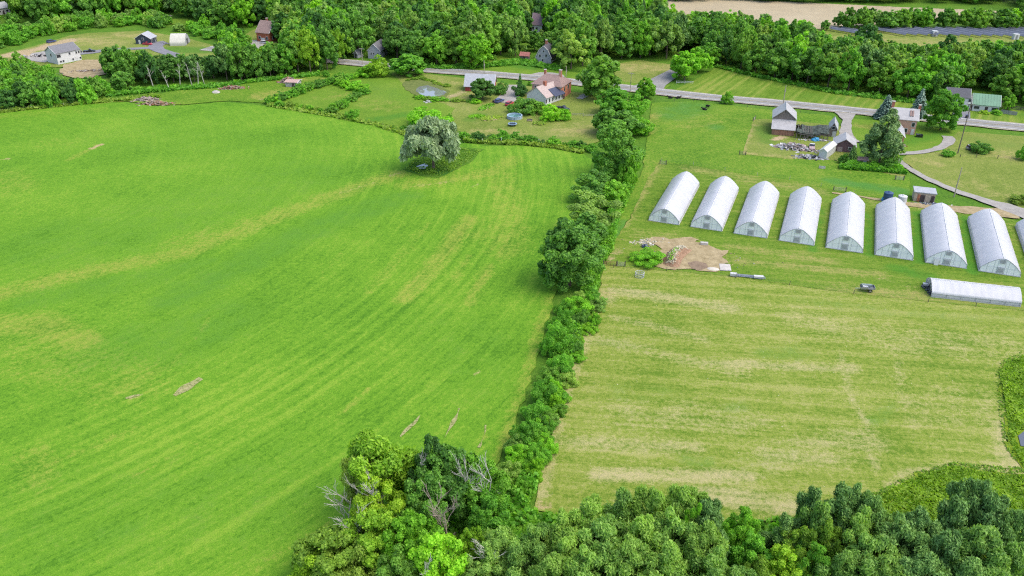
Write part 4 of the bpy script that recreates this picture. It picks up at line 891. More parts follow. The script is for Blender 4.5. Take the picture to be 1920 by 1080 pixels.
growth('undergrowth', 'thin weeds straggling from the marsh into the mown field', [[(1866, 700), (1880, 678), (1915, 660), (1925, 690), (1890, 700), (1888, 770), (1896, 830), (1912, 862), (1900, 868), (1880, 830), (1872, 770)], [(1580, 950), (1650, 920), (1715, 886), (1790, 868), (1860, 874), (1930, 880), (1930, 894), (1790, 884), (1730, 900), (1670, 932), (1600, 960)]], 1500, .3, .35, 'weed', seed=16)
growth('undergrowth', 'tall grass and weeds around the foot of the willow', [[(760, 318), (774, 301), (800, 287), (866, 278), (902, 282), (884, 299), (850, 320), (822, 331), (790, 327)]], 3500, .35, .45, 'weed', seed=8)
growth('undergrowth', 'unmown weeds along the hay field margin and the paddock', [[(500, 194), (560, 205), (640, 217), (700, 230), (755, 243), (800, 262), (780, 263), (700, 236), (620, 220), (500, 200)], [(870, 262), (980, 268), (1040, 272), (1095, 284), (1090, 289), (1040, 279), (980, 273), (870, 267)],
    [(0, 208), (120, 197), (180, 190), (240, 184), (300, 178), (300, 184), (240, 189), (180, 194), (60, 206), (0, 213)]], 4200, .7, .9, 'weed', seed=9)
growth('undergrowth', 'scrubby weeds under the edge of the woods along the lawns', [[(1332, 120), (1400, 138), (1480, 153), (1560, 170), (1650, 180), (1755, 195), (1755, 200), (1640, 186), (1560, 176), (1470, 157), (1400, 142), (1335, 126)], [(740, 118), (830, 126), (905, 122), (975, 112), (1050, 128), (1050, 134), (975, 122), (905, 128), (830, 131), (740, 124)],
    [(200, 170), (300, 166), (400, 160), (480, 150), (600, 138), (600, 143), (480, 155), (400, 166), (300, 172), (200, 182)], [(1575, 312), (1600, 308), (1690, 318), (1700, 328), (1640, 322), (1575, 318)]], 5200, .8, 1.2, 'hedge', seed=10)
# ------------------------------------------------------------------ materials of built things
def planks(name, col, rough=.85, var=.35, sc=(6, 6, .35)): return plain(name, col, rough, var, 1.2, streak=sc)
M_FILM = None
def film_mat():
    n = NT('greenhouse_film'); o = n.obj(); r = n.rnd()
    f = n.noise(n.vmath('MULTIPLY', o, (.5, .9, .5)), .7, 5, .65)
    wr = n.noise(n.vmath('MULTIPLY', o, (.9, .25, .9)), .8, 5, .7, 1.2)
    c = n.mix(n.step(f, .35, .7), (.525, .53, .55), (.595, .60, .61))
    c = n.mix(n.math('MULTIPLY', n.step(wr, .55, .72), .42), c, (.38, .39, .41))
    c = n.mix(n.math('MULTIPLY', r, .12), c, (.50, .50, .51))
    m = n.surf(c, .38, .35, normal=n.bump(wr, .12, .08), transl=.25)
    return m
M_FILM = film_mat()
def sheet_mat():
    n = NT('end_wall_sheet'); f = n.noise(n.obj(), .8, 4, .6)
    return n.surf(n.mix(f, (.80, .80, .80), (.86, .86, .85)), .45, .3, transl=.12)
M_ENDW = sheet_mat()
M_TUBE = plain('galvanised_tube', (.46, .47, .50), .45, .15, 3)
M_WBOARD = plain('white_board', (.52, .52, .51), .6, .12, 2)
M_GREYV = plain('grey_shutter', (.36, .365, .38), .5, .15, 2)
M_WHITE = plain('white_siding', (.60, .60, .585), .6, .08, 1.5)
M_GREYSIDE = plain('grey_siding', (.36, .36, .39), .6, .10, 1.5)
M_NAVY = plain('navy_siding', (.045, .06, .085), .6, .2, 1.5)
M_RED = planks('red_boards', (.38, .065, .06)); M_BRED = planks('barn_red_boards', (.36, .11, .055))
M_OLDW = planks('weathered_boards', (.20, .165, .145), var=.5); M_PURP = planks('purple_brown_boards', (.175, .10, .105), var=.4)
M_REDW = planks('reddish_old_boards', (.33, .17, .115), var=.45)
M_ROOFW = plain('pale_metal_roof', (.375, .365, .36), .45, .12, .8); M_ROOFG = plain('grey_shingles', (.17, .17, .18), .85, .2, 2.5); M_ROOFD = plain('dark_shingles', (.10, .10, .11), .85, .25, 2.5)
M_ROOFB = plain('brown_shingles', (.27, .185, .16), .85, .25, 2); M_ROOFT = plain('tan_shingles', (.42, .335, .30), .8, .15, 1.5); M_ROOFGR = plain('green_metal_roof', (.13, .27, .17), .45, .12, .6)
M_ROOFL = plain('light_roof', (.36, .37, .39), .5, .12, 1.2); M_ROOFBL = plain('blue_black_roof', (.05, .06, .10), .5, .2, 2); M_ROOFP = plain('purple_brown_shingles', (.21, .15, .165), .85, .2, 2)
M_MOSS = plain('mossy_rotten_roof', (.065, .082, .068), .95, .55, 1.6); M_ROOFR = plain('faded_red_roof', (.34, .13, .11), .7, .25, 1.5)
M_CREAM = plain('cream_fabric', (.54, .525, .44), .6, .10, .8); M_CANVAS = plain('white_canvas', (.56, .57, .545), .6, .10, .8)
M_TRIM = plain('white_trim', (.62, .62, .61), .5, .05, 2)
M_PANE = plain('window_glass', (.03, .035, .045), .12, .3, 2, spec=.5)
M_DOOR = plain('dark_door', (.07, .05, .05), .6, .3, 2); M_WDOOR = plain('white_door', (.55, .55, .54), .5, .08, 2)
M_POLE = plain('pole_timber', (.36, .315, .24), .9, .3, 2, streak=(4, 4, .3)); M_POLED = plain('dark_pole_timber', (.16, .135, .11), .9, .3, 2, streak=(4, 4, .3))
M_BLACK = plain('black_paint', (.015, .015, .018), .3, .2, 2, spec=.5); M_TYRE = plain('tyre_rubber', (.02, .02, .02), .9, .2, 3)
M_RIM = plain('wheel_rim', (.4, .4, .42), .3, .1, 3, metal=.6); M_BLUEP = plain('blue_paint', (.05, .07, .17), .3, .15, 1, spec=.5); M_REDP = plain('red_paint', (.42, .045, .065), .3, .15, 1, spec=.5)
M_WHITEP = plain('white_paint', (.58, .58, .58), .35, .06, 1, spec=.5); M_GREYP = plain('grey_paint', (.25, .25, .26), .4, .12, 1, spec=.4)
M_POST = plain('weathered_post', (.37, .34, .29), .9, .3, 3); M_WIRE = plain('fence_wire', (.20, .20, .20), .5, .2, 3); M_DPOST = plain('dark_post', (.10, .085, .07), .9, .3, 3)
M_TANK = plain('blue_tank_plastic', (.035, .075, .16), .4, .15, 1); M_WTANK = plain('white_tank_plastic', (.55, .55, .55), .4, .08, 1)
M_TAN = plain('tan_plaster', (.46, .37, .28), .85, .15, 1); M_CONC = plain('concrete', (.46, .43, .39), .9, .15, 1); M_STONE = plain('pale_stone', (.40, .375, .34), .9, .35, 2.5)
M_SOLAR = plain('solar_glass', (.09, .10, .125), .3, .25, .5, spec=.5); M_COW = plain('black_hide', (.014, .012, .012), .7, .3, 3); M_POOL = plain('pool_liner', (.32, .42, .52), .4, .1, 1)
M_POOLW = plain('pool_water', (.10, .22, .20), .08, .25, 1.5, spec=.5); M_TRAMP = plain('trampoline_mat', (.03, .045, .07), .7, .2, 2); M_TRPAD = plain('trampoline_pad', (.22, .33, .44), .6, .12, 2)
M_BLUETARP = plain('blue_tarp', (.04, .26, .46), .5, .2, 2); M_RUST = plain('rusty_metal', (.26, .12, .075), .85, .4, 3); M_PINK = plain('faded_pinkish_paint', (.40, .30, .29), .5, .15, 1)
def brick_mat(name, a, b_):
    n = NT(name); t = n.t.nodes.new('ShaderNodeTexBrick'); n.put(t.inputs['Vector'], n.vmath('MULTIPLY', n.obj(), (1, 1, 1)))
    t.inputs['Scale'].default_value = 3.0; n.put(t.inputs['Color1'], a); n.put(t.inputs['Color2'], b_); n.put(t.inputs['Mortar'], (.42, .27, .2)); t.inputs['Mortar Size'].default_value = .015
    f = n.noise(n.obj(), 1.2, 4, .6)
    return n.surf(n.mix(n.math('MULTIPLY', f, .5), t.outputs[0], (.42, .19, .12)), .9, .15)
M_BRICK = brick_mat('brick', (.56, .20, .105), (.46, .155, .085)); M_CHIM = brick_mat('chimney_brick', (.33, .11, .075), (.26, .085, .06))

# ------------------------------------------------------------------ buildings
def pair(pl, pr, gable_front=False, depth=8.0):
    a, b_ = g(*pl), g(*pr); d = b_ - a; th = math.atan2(d.y, d.x); L = d.length
    back = Vector((-math.sin(th), math.cos(th), 0)); c = (a + b_) / 2 + back * depth / 2
    return (c, th + PI / 2, depth, L) if gable_front else (c, th, L, depth)
def window(face, L, W, u, z, ww, hh, parent, pane=M_PANE, frame=M_TRIM, name='window'):
    dirs = {'f': ((0, -1), u, -W / 2), 'b': ((0, 1), u, W / 2), 'l': ((-1, 0), u, -L / 2), 'r': ((1, 0), u, L / 2)}
    (nx, ny), uu, k = dirs[face]
    def at(off): return (uu, k + ny * off, z) if nx == 0 else (k + nx * off, uu, z)
    def dim(a, t, h): return (a, t, h) if nx == 0 else (t, a, h)
    fr = MB().box(at(.035), dim(ww + .24, .09, hh + .24)).build(name, frame, parent)
    MB().box(at(.07), dim(ww, .07, hh)).build('pane' if name == 'window' else 'panel', pane, fr)
    return fr
def door(face, L, W, u, ww, hh, parent, mat=M_DOOR):
    dirs = {'f': ((0, -1), -W / 2), 'l': ((-1, 0), -L / 2), 'r': ((1, 0), L / 2), 'b': ((0, 1), W / 2)}; (nx, ny), k = dirs[face]
    c = (u, k + ny * .045, hh / 2) if nx == 0 else (k + nx * .045, u, hh / 2)
    d = MB().box(c, (ww, .09, hh) if nx == 0 else (.09, ww, hh)).build('door', mat, parent)
    h = (u + ww * .35, k + ny * .12, hh * .48) if nx == 0 else (k + nx * .12, u + ww * .35, hh * .48)
    MB().box(h, (.1, .1, .18)).build('handle', M_RIM, d); return d
def house(name, label, cat, pl, pr, W, he, hr, wall, roof, gf=False, over=.35, wins=(), doors=(), chims=(), gambrel=False, hip=False, group=None, thick=.16, seams=False):
    c, th, L, W = pair(pl, pr, gf, W)
    t = thing(name, label, cat, (c.x, c.y, 0), th, group)
    if gambrel:
        k = he + (hr - he) * .62; pr_ = [(-W / 2, 0), (W / 2, 0), (W / 2, he), (W * .3, k), (0, hr - .06), (-W * .3, k), (-W / 2, he)]
        up = [(-W / 2 - over, he - over * .9), (-W * .3, k + .1), (0, hr), (W * .3, k + .1), (W / 2 + over, he - over * .9)]
    else:
        pr_ = [(-W / 2, -.3), (W / 2, -.3), (W / 2, he), (0, hr - .06), (-W / 2, he)]
        s = (hr - he) / (W / 2); up = [(-W / 2 - over, he - over * s), (0, hr), (W / 2 + over, he - over * s)]
    if hip:
        MB().box((0, 0, he / 2 - .1), (L, W, he + .2)).build('wall', wall, t)
        r = L / 2 - W * .34; o_ = over; m = MB()
        b0 = [(-L / 2 - o_, -W / 2 - o_, he + .05), (L / 2 + o_, -W / 2 - o_, he + .05), (L / 2 + o_, W / 2 + o_, he + .05), (-L / 2 - o_, W / 2 + o_, he + .05)]
        m.add(b0 + [(-r, 0, hr), (r, 0, hr)], [(0, 1, 5, 4), (1, 2, 5), (2, 3, 4, 5), (3, 0, 4), (3, 2, 1, 0)])
        rf = m.build('roof', roof, t)
        MB().box((0, 0, he - .08), (L + .5, W + .5, .2)).build('cornice', M_TRIM, t)
    else:
        MB().prism(pr_, -L / 2, L / 2, 'x').build('wall', wall, t)
        rf = MB().prism(up + [(u, z + thick) for u, z in up[::-1]], -L / 2 - over, L / 2 + over, 'x').build('roof', roof, t)
        if seams:
            m = MB(); n = int(L / .9); sl = math.atan2(hr - he, W / 2); ln = math.hypot(W / 2 + over, (hr - he) * (1 + 2 * over / W))
            for i in range(n + 1):
                for sg_ in (-1, 1): m.box((-L / 2 + L * i / n, sg_ * (W / 4 + over / 2), (hr + he - over * (hr - he) / (W / 2)) / 2 + thick + .02), (.06, ln, .06), rx=-sg_ * sl)
            m.build('seam', roof, rf)
        fz = [(u, z) for u, z in up]
        m = MB()
        for x in (-L / 2 - over - .03, L / 2 + over + .03):
            for (u0, z0), (u1, z1) in zip(fz[:-1], fz[1:]): m.tube((x, u0, z0 + .04), (x, u1, z1 + .04), .11, .11, 4)
        m.build('bargeboard', M_TRIM if wall not in (M_OLDW, M_PURP) else roof, rf)
    for f, u, z, ww, hh in wins: window(f, L, W, u, z, ww, hh, t)
    for f, u, ww, hh, mt in doors: door(f, L, W, u, ww, hh, t, mt)
    for x, y, cw, z0, z1 in chims:
        ch = MB().box((x, y, (z0 + z1) / 2), (cw, cw, z1 - z0)).build('chimney', M_CHIM, rf)
        MB().box((x, y, z1 + .08), (cw + .2, cw + .2, .16)).build('cap', M_CONC, ch)
    return t, L, W

house('white_house', 'long white two storey house with dark grey roof above a bare dirt bank', 'house', (110, 121.5), (153.5, 112.5), 9, 5.0, 7.6, M_WHITE, M_ROOFG,
      wins=[('f', -4.6, 3.7, 1.9, 1.3), ('f', .6, 3.9, .8, 1.0), ('f', 3.8, 3.8, .7, 1.0), ('f', 5.0, 3.8, .7, 1.0), ('f', 6.2, 3.8, .7, 1.0), ('f', -4.2, 1.2, .8, .8), ('f', -3.0, 1.2, .8, .8), ('f', 1.6, 1.2, .7, .8), ('f', 5.2, 1.2, .8, .8), ('l', 0, 3.8, 1.0, 1.2)], doors=[('f', 3.4, 1.0, 2.1, M_WDOOR)])
house('garage', 'small navy garage with pale metal roof beside a red car', 'garage', (284.5, 83.5), (295, 78.5), 8, 2.9, 5.2, M_NAVY, M_ROOFL, wins=[('f', -2.2, 1.4, 1.2, 1.8), ('f', 2.0, 1.4, 1.2, 1.8), ('l', 0, 2.6, .8, .9)], doors=[('l', 2, 1.0, 2.1, M_WDOOR)])
t, L, W = house('barn_house', 'red brown barn style house with brown roof among tall trees', 'house', (482.5, 78), (506, 80.5), 10, 4.8, 9.6, M_BRED, M_ROOFB, wins=[('r', -2, 2, 1.1, 1.6), ('r', 2, 2, 1.1, 1.6), ('r', 0, 6, 1.4, 1.5), ('f', -2, 2.2, 1, 1.2), ('f', 2.5, 2.2, 1, 1.2)], doors=[('f', 0, 2.4, 2.2, M_WDOOR)], chims=[(-1, 1, .9, 8, 10.6)])
house('grey_house', 'small pale grey gable house half hidden by trees across the road', 'house', (690.5, 109), (714, 110), 11, 3.6, 6.6, M_GREYSIDE, M_ROOFG, gf=True, wins=[('l', 1.4, 2.2, .6, .9), ('l', 0.2, 2.2, .6, .9), ('l', -1.9, 2.2, .6, .9)], doors=[('f', -3, 1.0, 2.1, M_WDOOR)])
house('gambrel_house', 'whitish gambrel gabled house peeping out of the big wood', 'house', (1005, 117.5), (1033, 119.5), 9, 2.6, 7.8, M_GREYSIDE, M_ROOFD, gf=True, gambrel=True, wins=[('l', 1.7, 3.3, .8, 1.1), ('l', -1.2, 3.5, .8, 1.1), ('l', .4, 1.4, .8, .9), ('l', 0, 5.4, .7, .8)], chims=[(0, 0, .9, 7, 9.4)])
house('cottage', 'purple brown roof of a cottage deep in the big wood', 'house', (997, 62), (1016, 63), 8, 4.5, 9.5, M_WHITE, M_ROOFP, wins=[('f', 0, 2.6, 1, 1.2), ('f', -2, 2.6, 1, 1.2)], doors=[('f', 2, 1, 2, M_DOOR)])
house('red_shed', 'little shed with a faded red roof at the wood edge left of the gambrel house', 'shed', (975, 112), (990.5, 113), 3.5, 2.0, 3.2, M_OLDW, M_ROOFR, doors=[('f', 0, 1.1, 1.8, M_DOOR)])
house('red_barn', 'small bright red barn with pale grey roof behind a dark tree by the pond', 'barn', (872.5, 171), (925, 172.5), 8.5, 2.3, 6.0, M_RED, M_ROOFL, over=.5, wins=[('r', 0, 3, .9, 1.0), ('f', 2, 1.3, .8, .8)], doors=[('f', -3.5, 1.6, 1.9, M_RED)])
house('long_shed', 'low white roofed shed behind the small red barn', 'shed', (893, 152.5), (913, 153.5), 3.0, 1.9, 2.6, M_GREYSIDE, M_ROOFL, doors=[('f', 0, 1, 1.7, M_DOOR)])
# farmhouse
t, L, W = house('brick_farmhouse', 'brick farmhouse with weathered brown hipped roof and a white wing by the road', 'house', (997.5, 180), (1052, 187), 10.5, 5.0, 8.2, M_BRICK, M_ROOFB, hip=True, over=.5,
      wins=[('f', -4.6, 3.6, 1.0, 1.4), ('f', -2.6, 3.6, 1.0, 1.4), ('f', -4.6, 1.3, 1.0, 1.3), ('r', -2, 3.5, 1, 1.4), ('r', 2, 3.5, 1, 1.4), ('l', 0, 3.5, 1, 1.4)], chims=[(3.4, .5, 1.0, 6.5, 10.0), (-4.3, 3.2, .8, 6.0, 8.8)])
c2, th2, L2, W2 = pair((1024, 197.5), (1054.5, 186.5), False, 9.5)
wg = thing('farmhouse_wing', 'white wing of the brick farmhouse with tan roof and blue black lean-to', 'house', (c2.x, c2.y, 0), th2)
MB().prism([(-W2 / 2, -.2), (W2 / 2, -.2), (W2 / 2, 3.0), (0, 6.2), (-W2 / 2, 3.0)], -L2 / 2, L2 / 2, 'x').build('wall', M_WHITE, wg)
up = [(-W2 / 2 - .4, 2.75), (0, 6.26), (W2 / 2 + .4, 2.75)]
rf2 = MB().prism(up + [(u, z + .16) for u, z in up[::-1]], -L2 / 2 - .4, L2 / 2 + .3, 'x').build('roof', M_ROOFT, wg)
MB().box((-.5, -.3, 6.4), (1.1, 1.1, 2.6)).build('chimney', M_CHIM, rf2)
lt = MB(); lt.add([(-1.0, -W2 / 2 + 2.4, 4.80), (L2 / 2 + .2, -W2 / 2 + 2.4, 4.80), (L2 / 2 + .2, -W2 / 2 - 1.2, 2.55), (-1.0, -W2 / 2 - 1.2, 2.55), (-1.0, -W2 / 2 + 2.4, 4.95), (L2 / 2 + .2, -W2 / 2 + 2.4, 4.95), (L2 / 2 + .2, -W2 / 2 - 1.2, 2.7), (-1.0, -W2 / 2 - 1.2, 2.7)],
    [(0, 1, 2, 3), (4, 5, 6, 7), (0, 1, 5, 4), (1, 2, 6, 5), (2, 3, 7, 6), (3, 0, 4, 7)]); lt.build('lean_to_roof', M_ROOFBL, wg)
for u in (-5.2, -3.2, -1.2, 1.0, 3.0, 5.0): window('f', L2, W2, u, 1.6, .8, 1.4, wg)
door('f', L2, W2, 6.2, .9, 2.1, wg)
# old barn with front lean-to
c3, th3, D3, W3 = pair((1446.5, 252.5), (1487.5, 256), True, 15.0)
bn = thing('old_barn', 'tall weathered barn with pale roof and a front lean-to, beside the collapsed shed', 'barn', (c3.x, c3.y, 0), th3)
x0 = -D3 / 2; hw = W3 / 2
MB().prism([(-hw, -.2), (hw, -.2), (hw, 4.9), (0, 7.9), (-hw, 4.9)], x0 + 4.4, D3 / 2 - 1.5, 'x').build('wall', M_OLDW, bn)
up = [(-hw - .5, 4.62), (0, 7.98), (hw + .5, 4.62)]
rf3 = MB().prism(up + [(u, z + .16) for u, z in up[::-1]], x0 + 3.9, D3 / 2 - 1.2, 'x').build('roof', M_ROOFW, bn)
MB().tube((x0 + 3.9, 0, 8.2), (D3 / 2 - 1.2, 0, 8.2), .1).build('ridge_cap', M_ROOFW, rf3)
MB().prism([(x0, -.2), (x0 + 4.4, -.2), (x0 + 4.4, 4.2), (x0, 2.3)], -hw, hw, 'y').build('lean_to_wall', M_REDW, bn)
m = MB(); m.prism([(x0 - .5, 2.12), (x0 + 4.38, 4.30), (x0 + 4.38, 4.44), (x0 - .5, 2.26)], -hw - .4, hw + .4, 'y'); m.build('lean_to_roof', M_ROOFW, bn)
for u in (-2.4, 0, 2.3): door('l', D3, W3, u, 1.7, 1.9, bn, M_REDW)
# collapsed shed: a sagging rotten roof with a hole
c4, th4, L4, W4 = pair((1492.5, 259.5), (1551, 263.5), False, 6.4)
cs = thing('collapsed_shed', 'half collapsed long dark shed with sagging mossy roof right of the tall barn', 'shed', (c4.x, c4.y, 0), th4)
m = MB()
for i in range(9):
    x = -L4 / 2 + L4 * i / 8
    m.box((x, -W4 / 2, 1.2), (.18, .18, 2.5), ry=.06 * math.sin(i * 2.3)); m.box((x, W4 / 2, 1.3), (.18, .18, 2.7), ry=.05 * math.sin(i))
for i in range(26):
    q = random.Random(i); x = q.uniform(-L4 / 2, L4 / 2); m.box((x, -W4 / 2 - .05 - .01 * i, q.uniform(.5, 2.2)), (q.uniform(.5, 1.8), .05, .2), ry=q.uniform(-.3, .3))
m.build('frame', M_OLDW, cs)
MB().box((0, W4 / 2 - .3, 1.3), (L4 - .3, .12, 2.6)).build('wall', plain('black_boards', (.05, .045, .042), .9, .5, 2), cs)
m = MB(); nx, ny = 26, 10; vs = []; fs = []
for i in range(nx + 1):
    for j in range(ny + 1):
        x = -L4 / 2 - .2 + (L4 + .4) * i / nx; v = j / ny; y = -W4 / 2 - .4 + (W4 + .8) * v
        z = 2.5 + 1.9 * (1 - abs(2 * v - 1)) - .7 * math.exp(-((x + L4 * .1) / (L4 * .25)) ** 2) + .22 * noise.noise((x * .7, y * .7, 4))
        vs.append((x, y, z))
for i in range(nx):
    for j in range(ny):
        x = -L4 / 2 + L4 * i / nx
        if x < -L4 * .36 and 1 < j < 8 and noise.noise((i * .6, j * .6, 2)) > -.25: continue
        a = i * (ny + 1) + j; fs.append((a, a + 1, a + ny + 2, a + ny + 1))
m.add(vs, fs); rfm = m.build('roof', M_MOSS, cs); sm_ = rfm.modifiers.new('thickness', 'SOLIDIFY'); sm_.thickness = .12
m = MB()
for i in range(9):
    x = -L4 / 2 + .4 + i * .55; m.box((x, -W4 / 4, 3.1), (.1, W4 / 2, .12), rx=.5)
m.build('rafters', M_OLDW, cs)
house('gable_shed', 'small grey gabled shed with white roof at the right end of the collapsed shed', 'shed', (1552.5, 256), (1567, 257.5), 7, 3.0, 5.0, M_OLDW, M_ROOFL, gf=True, wins=[('l', 0, 3.2, .9, .9)], doors=[('l', -.5, 1.2, 2, M_WDOOR)])
house('canvas_shed', 'narrow white canvas shelter standing among scrap in the barn yard', 'shed', (1534, 296.5), (1548.5, 299.5), 9, 2.6, 3.5, M_CANVAS, M_CANVAS, gf=True, over=.15, doors=[('l', 0, 1.3, 2.1, M_WDOOR)])
house('purple_shed', 'purple brown wooden shed with pale roof beside the small dark fir', 'shed', (1562, 283.5), (1602, 287.5), 7, 2.3, 4.4, M_PURP, M_ROOFW, gf=True, doors=[('l', 1.4, 1.6, 1.7, M_PINK)], wins=[('l', -1.6, 1.4, .8, .8)])
house('low_shed', 'little open fronted shed under the tall grey green tree', 'shed', (1604, 307.5), (1624, 308.5), 2.6, 1.5, 1.9, M_GREYSIDE, M_ROOFB, doors=[('f', 0, .9, 1.3, M_DOOR)])
# brick house by the road
t, L, W = house('brick_house', 'brick house with pale roof and two chimneys beside the blue spruces', 'house', (1667, 249), (1714, 253.5), 9, 5.2, 7.8, M_BRICK, M_ROOFW, wins=[('f', 3, 3.6, .9, 1.3), ('r', -2, 3.6, .9, 1.3), ('r', 2, 3.6, .9, 1.3), ('f', 1, 1.4, .9, 1.3)], doors=[('f', 3.2, 1, 2.1, M_WDOOR)], chims=[(L4 * 0 - 4.2, .3, .9, 7.0, 9.8), (4.4, .6, .8, 7, 9.2)])
for x in (1.7, 2.4): MB().box((x, -2.2, 6.86), (.5, 2.6, .3), rx=math.atan2(2.6, 4.5)).build('skylight', M_ROOFB, t)
t, L, W = house('brick_house_annex', 'low white roofed annex with a cluttered porch in front of the brick house', 'house', (1669, 267), (1693, 269.5), 9.5, 2.5, 4.4, M_BRICK, M_ROOFL, gf=True, doors=[('l', 0, 1, 2, M_WDOOR)])
house('garage_house', 'white two storey house with dark roof and garage, half hidden by the egg shaped maple', 'house', (1771, 204), (1812, 207.5), 8, 4.9, 7.2, M_WHITE, M_ROOFD, wins=[('f', 1.6, 3.9, 1.3, 1.1), ('f', 4.0, 3.9, .9, 1.1), ('f', -1, 3.9, 1.3, 1.1)], doors=[('f', 2.6, 2.6, 2.2, M_WDOOR), ('f', -.6, 2.6, 2.2, M_WDOOR)])
house('link_building', 'low pale green link between the garage house and the green roofed house', 'house', (1811.5, 206.5), (1822, 207.6), 5, 2.4, 3.2, M_WHITE, plain('pale_green_roof', (.32, .40, .35), .5, .1, 1), wins=[('f', -.8, 1.4, .7, 1.1)], doors=[('f', .7, .9, 2, M_DOOR)])
house('green_roof_house', 'white bungalow with a green metal roof at the wood edge by the road', 'house', (1821.5, 208), (1870.5, 212.5), 8.5, 2.7, 5.6, M_WHITE, M_ROOFGR, seams=True, wins=[('f', -3, 1.5, 1.8, 1.0), ('f', 3.2, 1.5, 2.2, 1.0), ('r', 0, 1.6, 1, 1.2)], doors=[('f', .3, 1, 2.1, M_DOOR)])
house('stone_shed', 'squat whitish block shed with pink roof in the rough meadow by the paddock', 'shed', (536, 163), (557.5, 164), 4.5, 2.0, 2.5, M_STONE, plain('pink_roof', (.44, .30, .26), .8, .2, 2), doors=[('f', .8, 1.0, 1.6, M_DOOR)])
house('roadside_shed', 'little grey white shed at the road bend behind the yellowish tree', 'shed', (664, 108), (671, 109), 4, 2.2, 3.6, M_GREYSIDE, M_ROOFG, gf=True, doors=[('l', 0, .9, 1.8, M_DOOR)])
house('farm_house', 'pale roofed house glimpsed in the trees at the top left corner', 'house', (-4, 28), (20, 25), 10, 3.4, 6.0, M_WHITE, M_ROOFL, wins=[('f', -2, 1.8, 1, 1.2), ('f', 2, 1.8, 1, 1.2)], doors=[('f', 0, 1, 2.1, M_DOOR)])
# pump house: flat roofed
c5, th5, L5, W5 = pair((1712, 376.5), (1751, 381), False, 4.2)
ph_ = thing('pump_house', 'tan flat roofed hut with two dark doorways behind the greenhouses', 'hut', (c5.x, c5.y, 0), th5)
MB().box((0, 0, 1.25), (L5, W5, 2.7)).build('wall', M_TAN, ph_)
MB().box((0, 0, 2.74), (L5 + .5, W5 + .5, .22)).build('roof', M_ROOFL, ph_)
door('f', L5, W5, -.5, 1.2, 2.0, ph_); door('f', L5, W5, 2.1, .9, 2.0, ph_); door('f', L5, W5, -1.5, .7, 2.1, ph_, plain('rusty_door', (.42, .16, .09), .7, .25, 2))

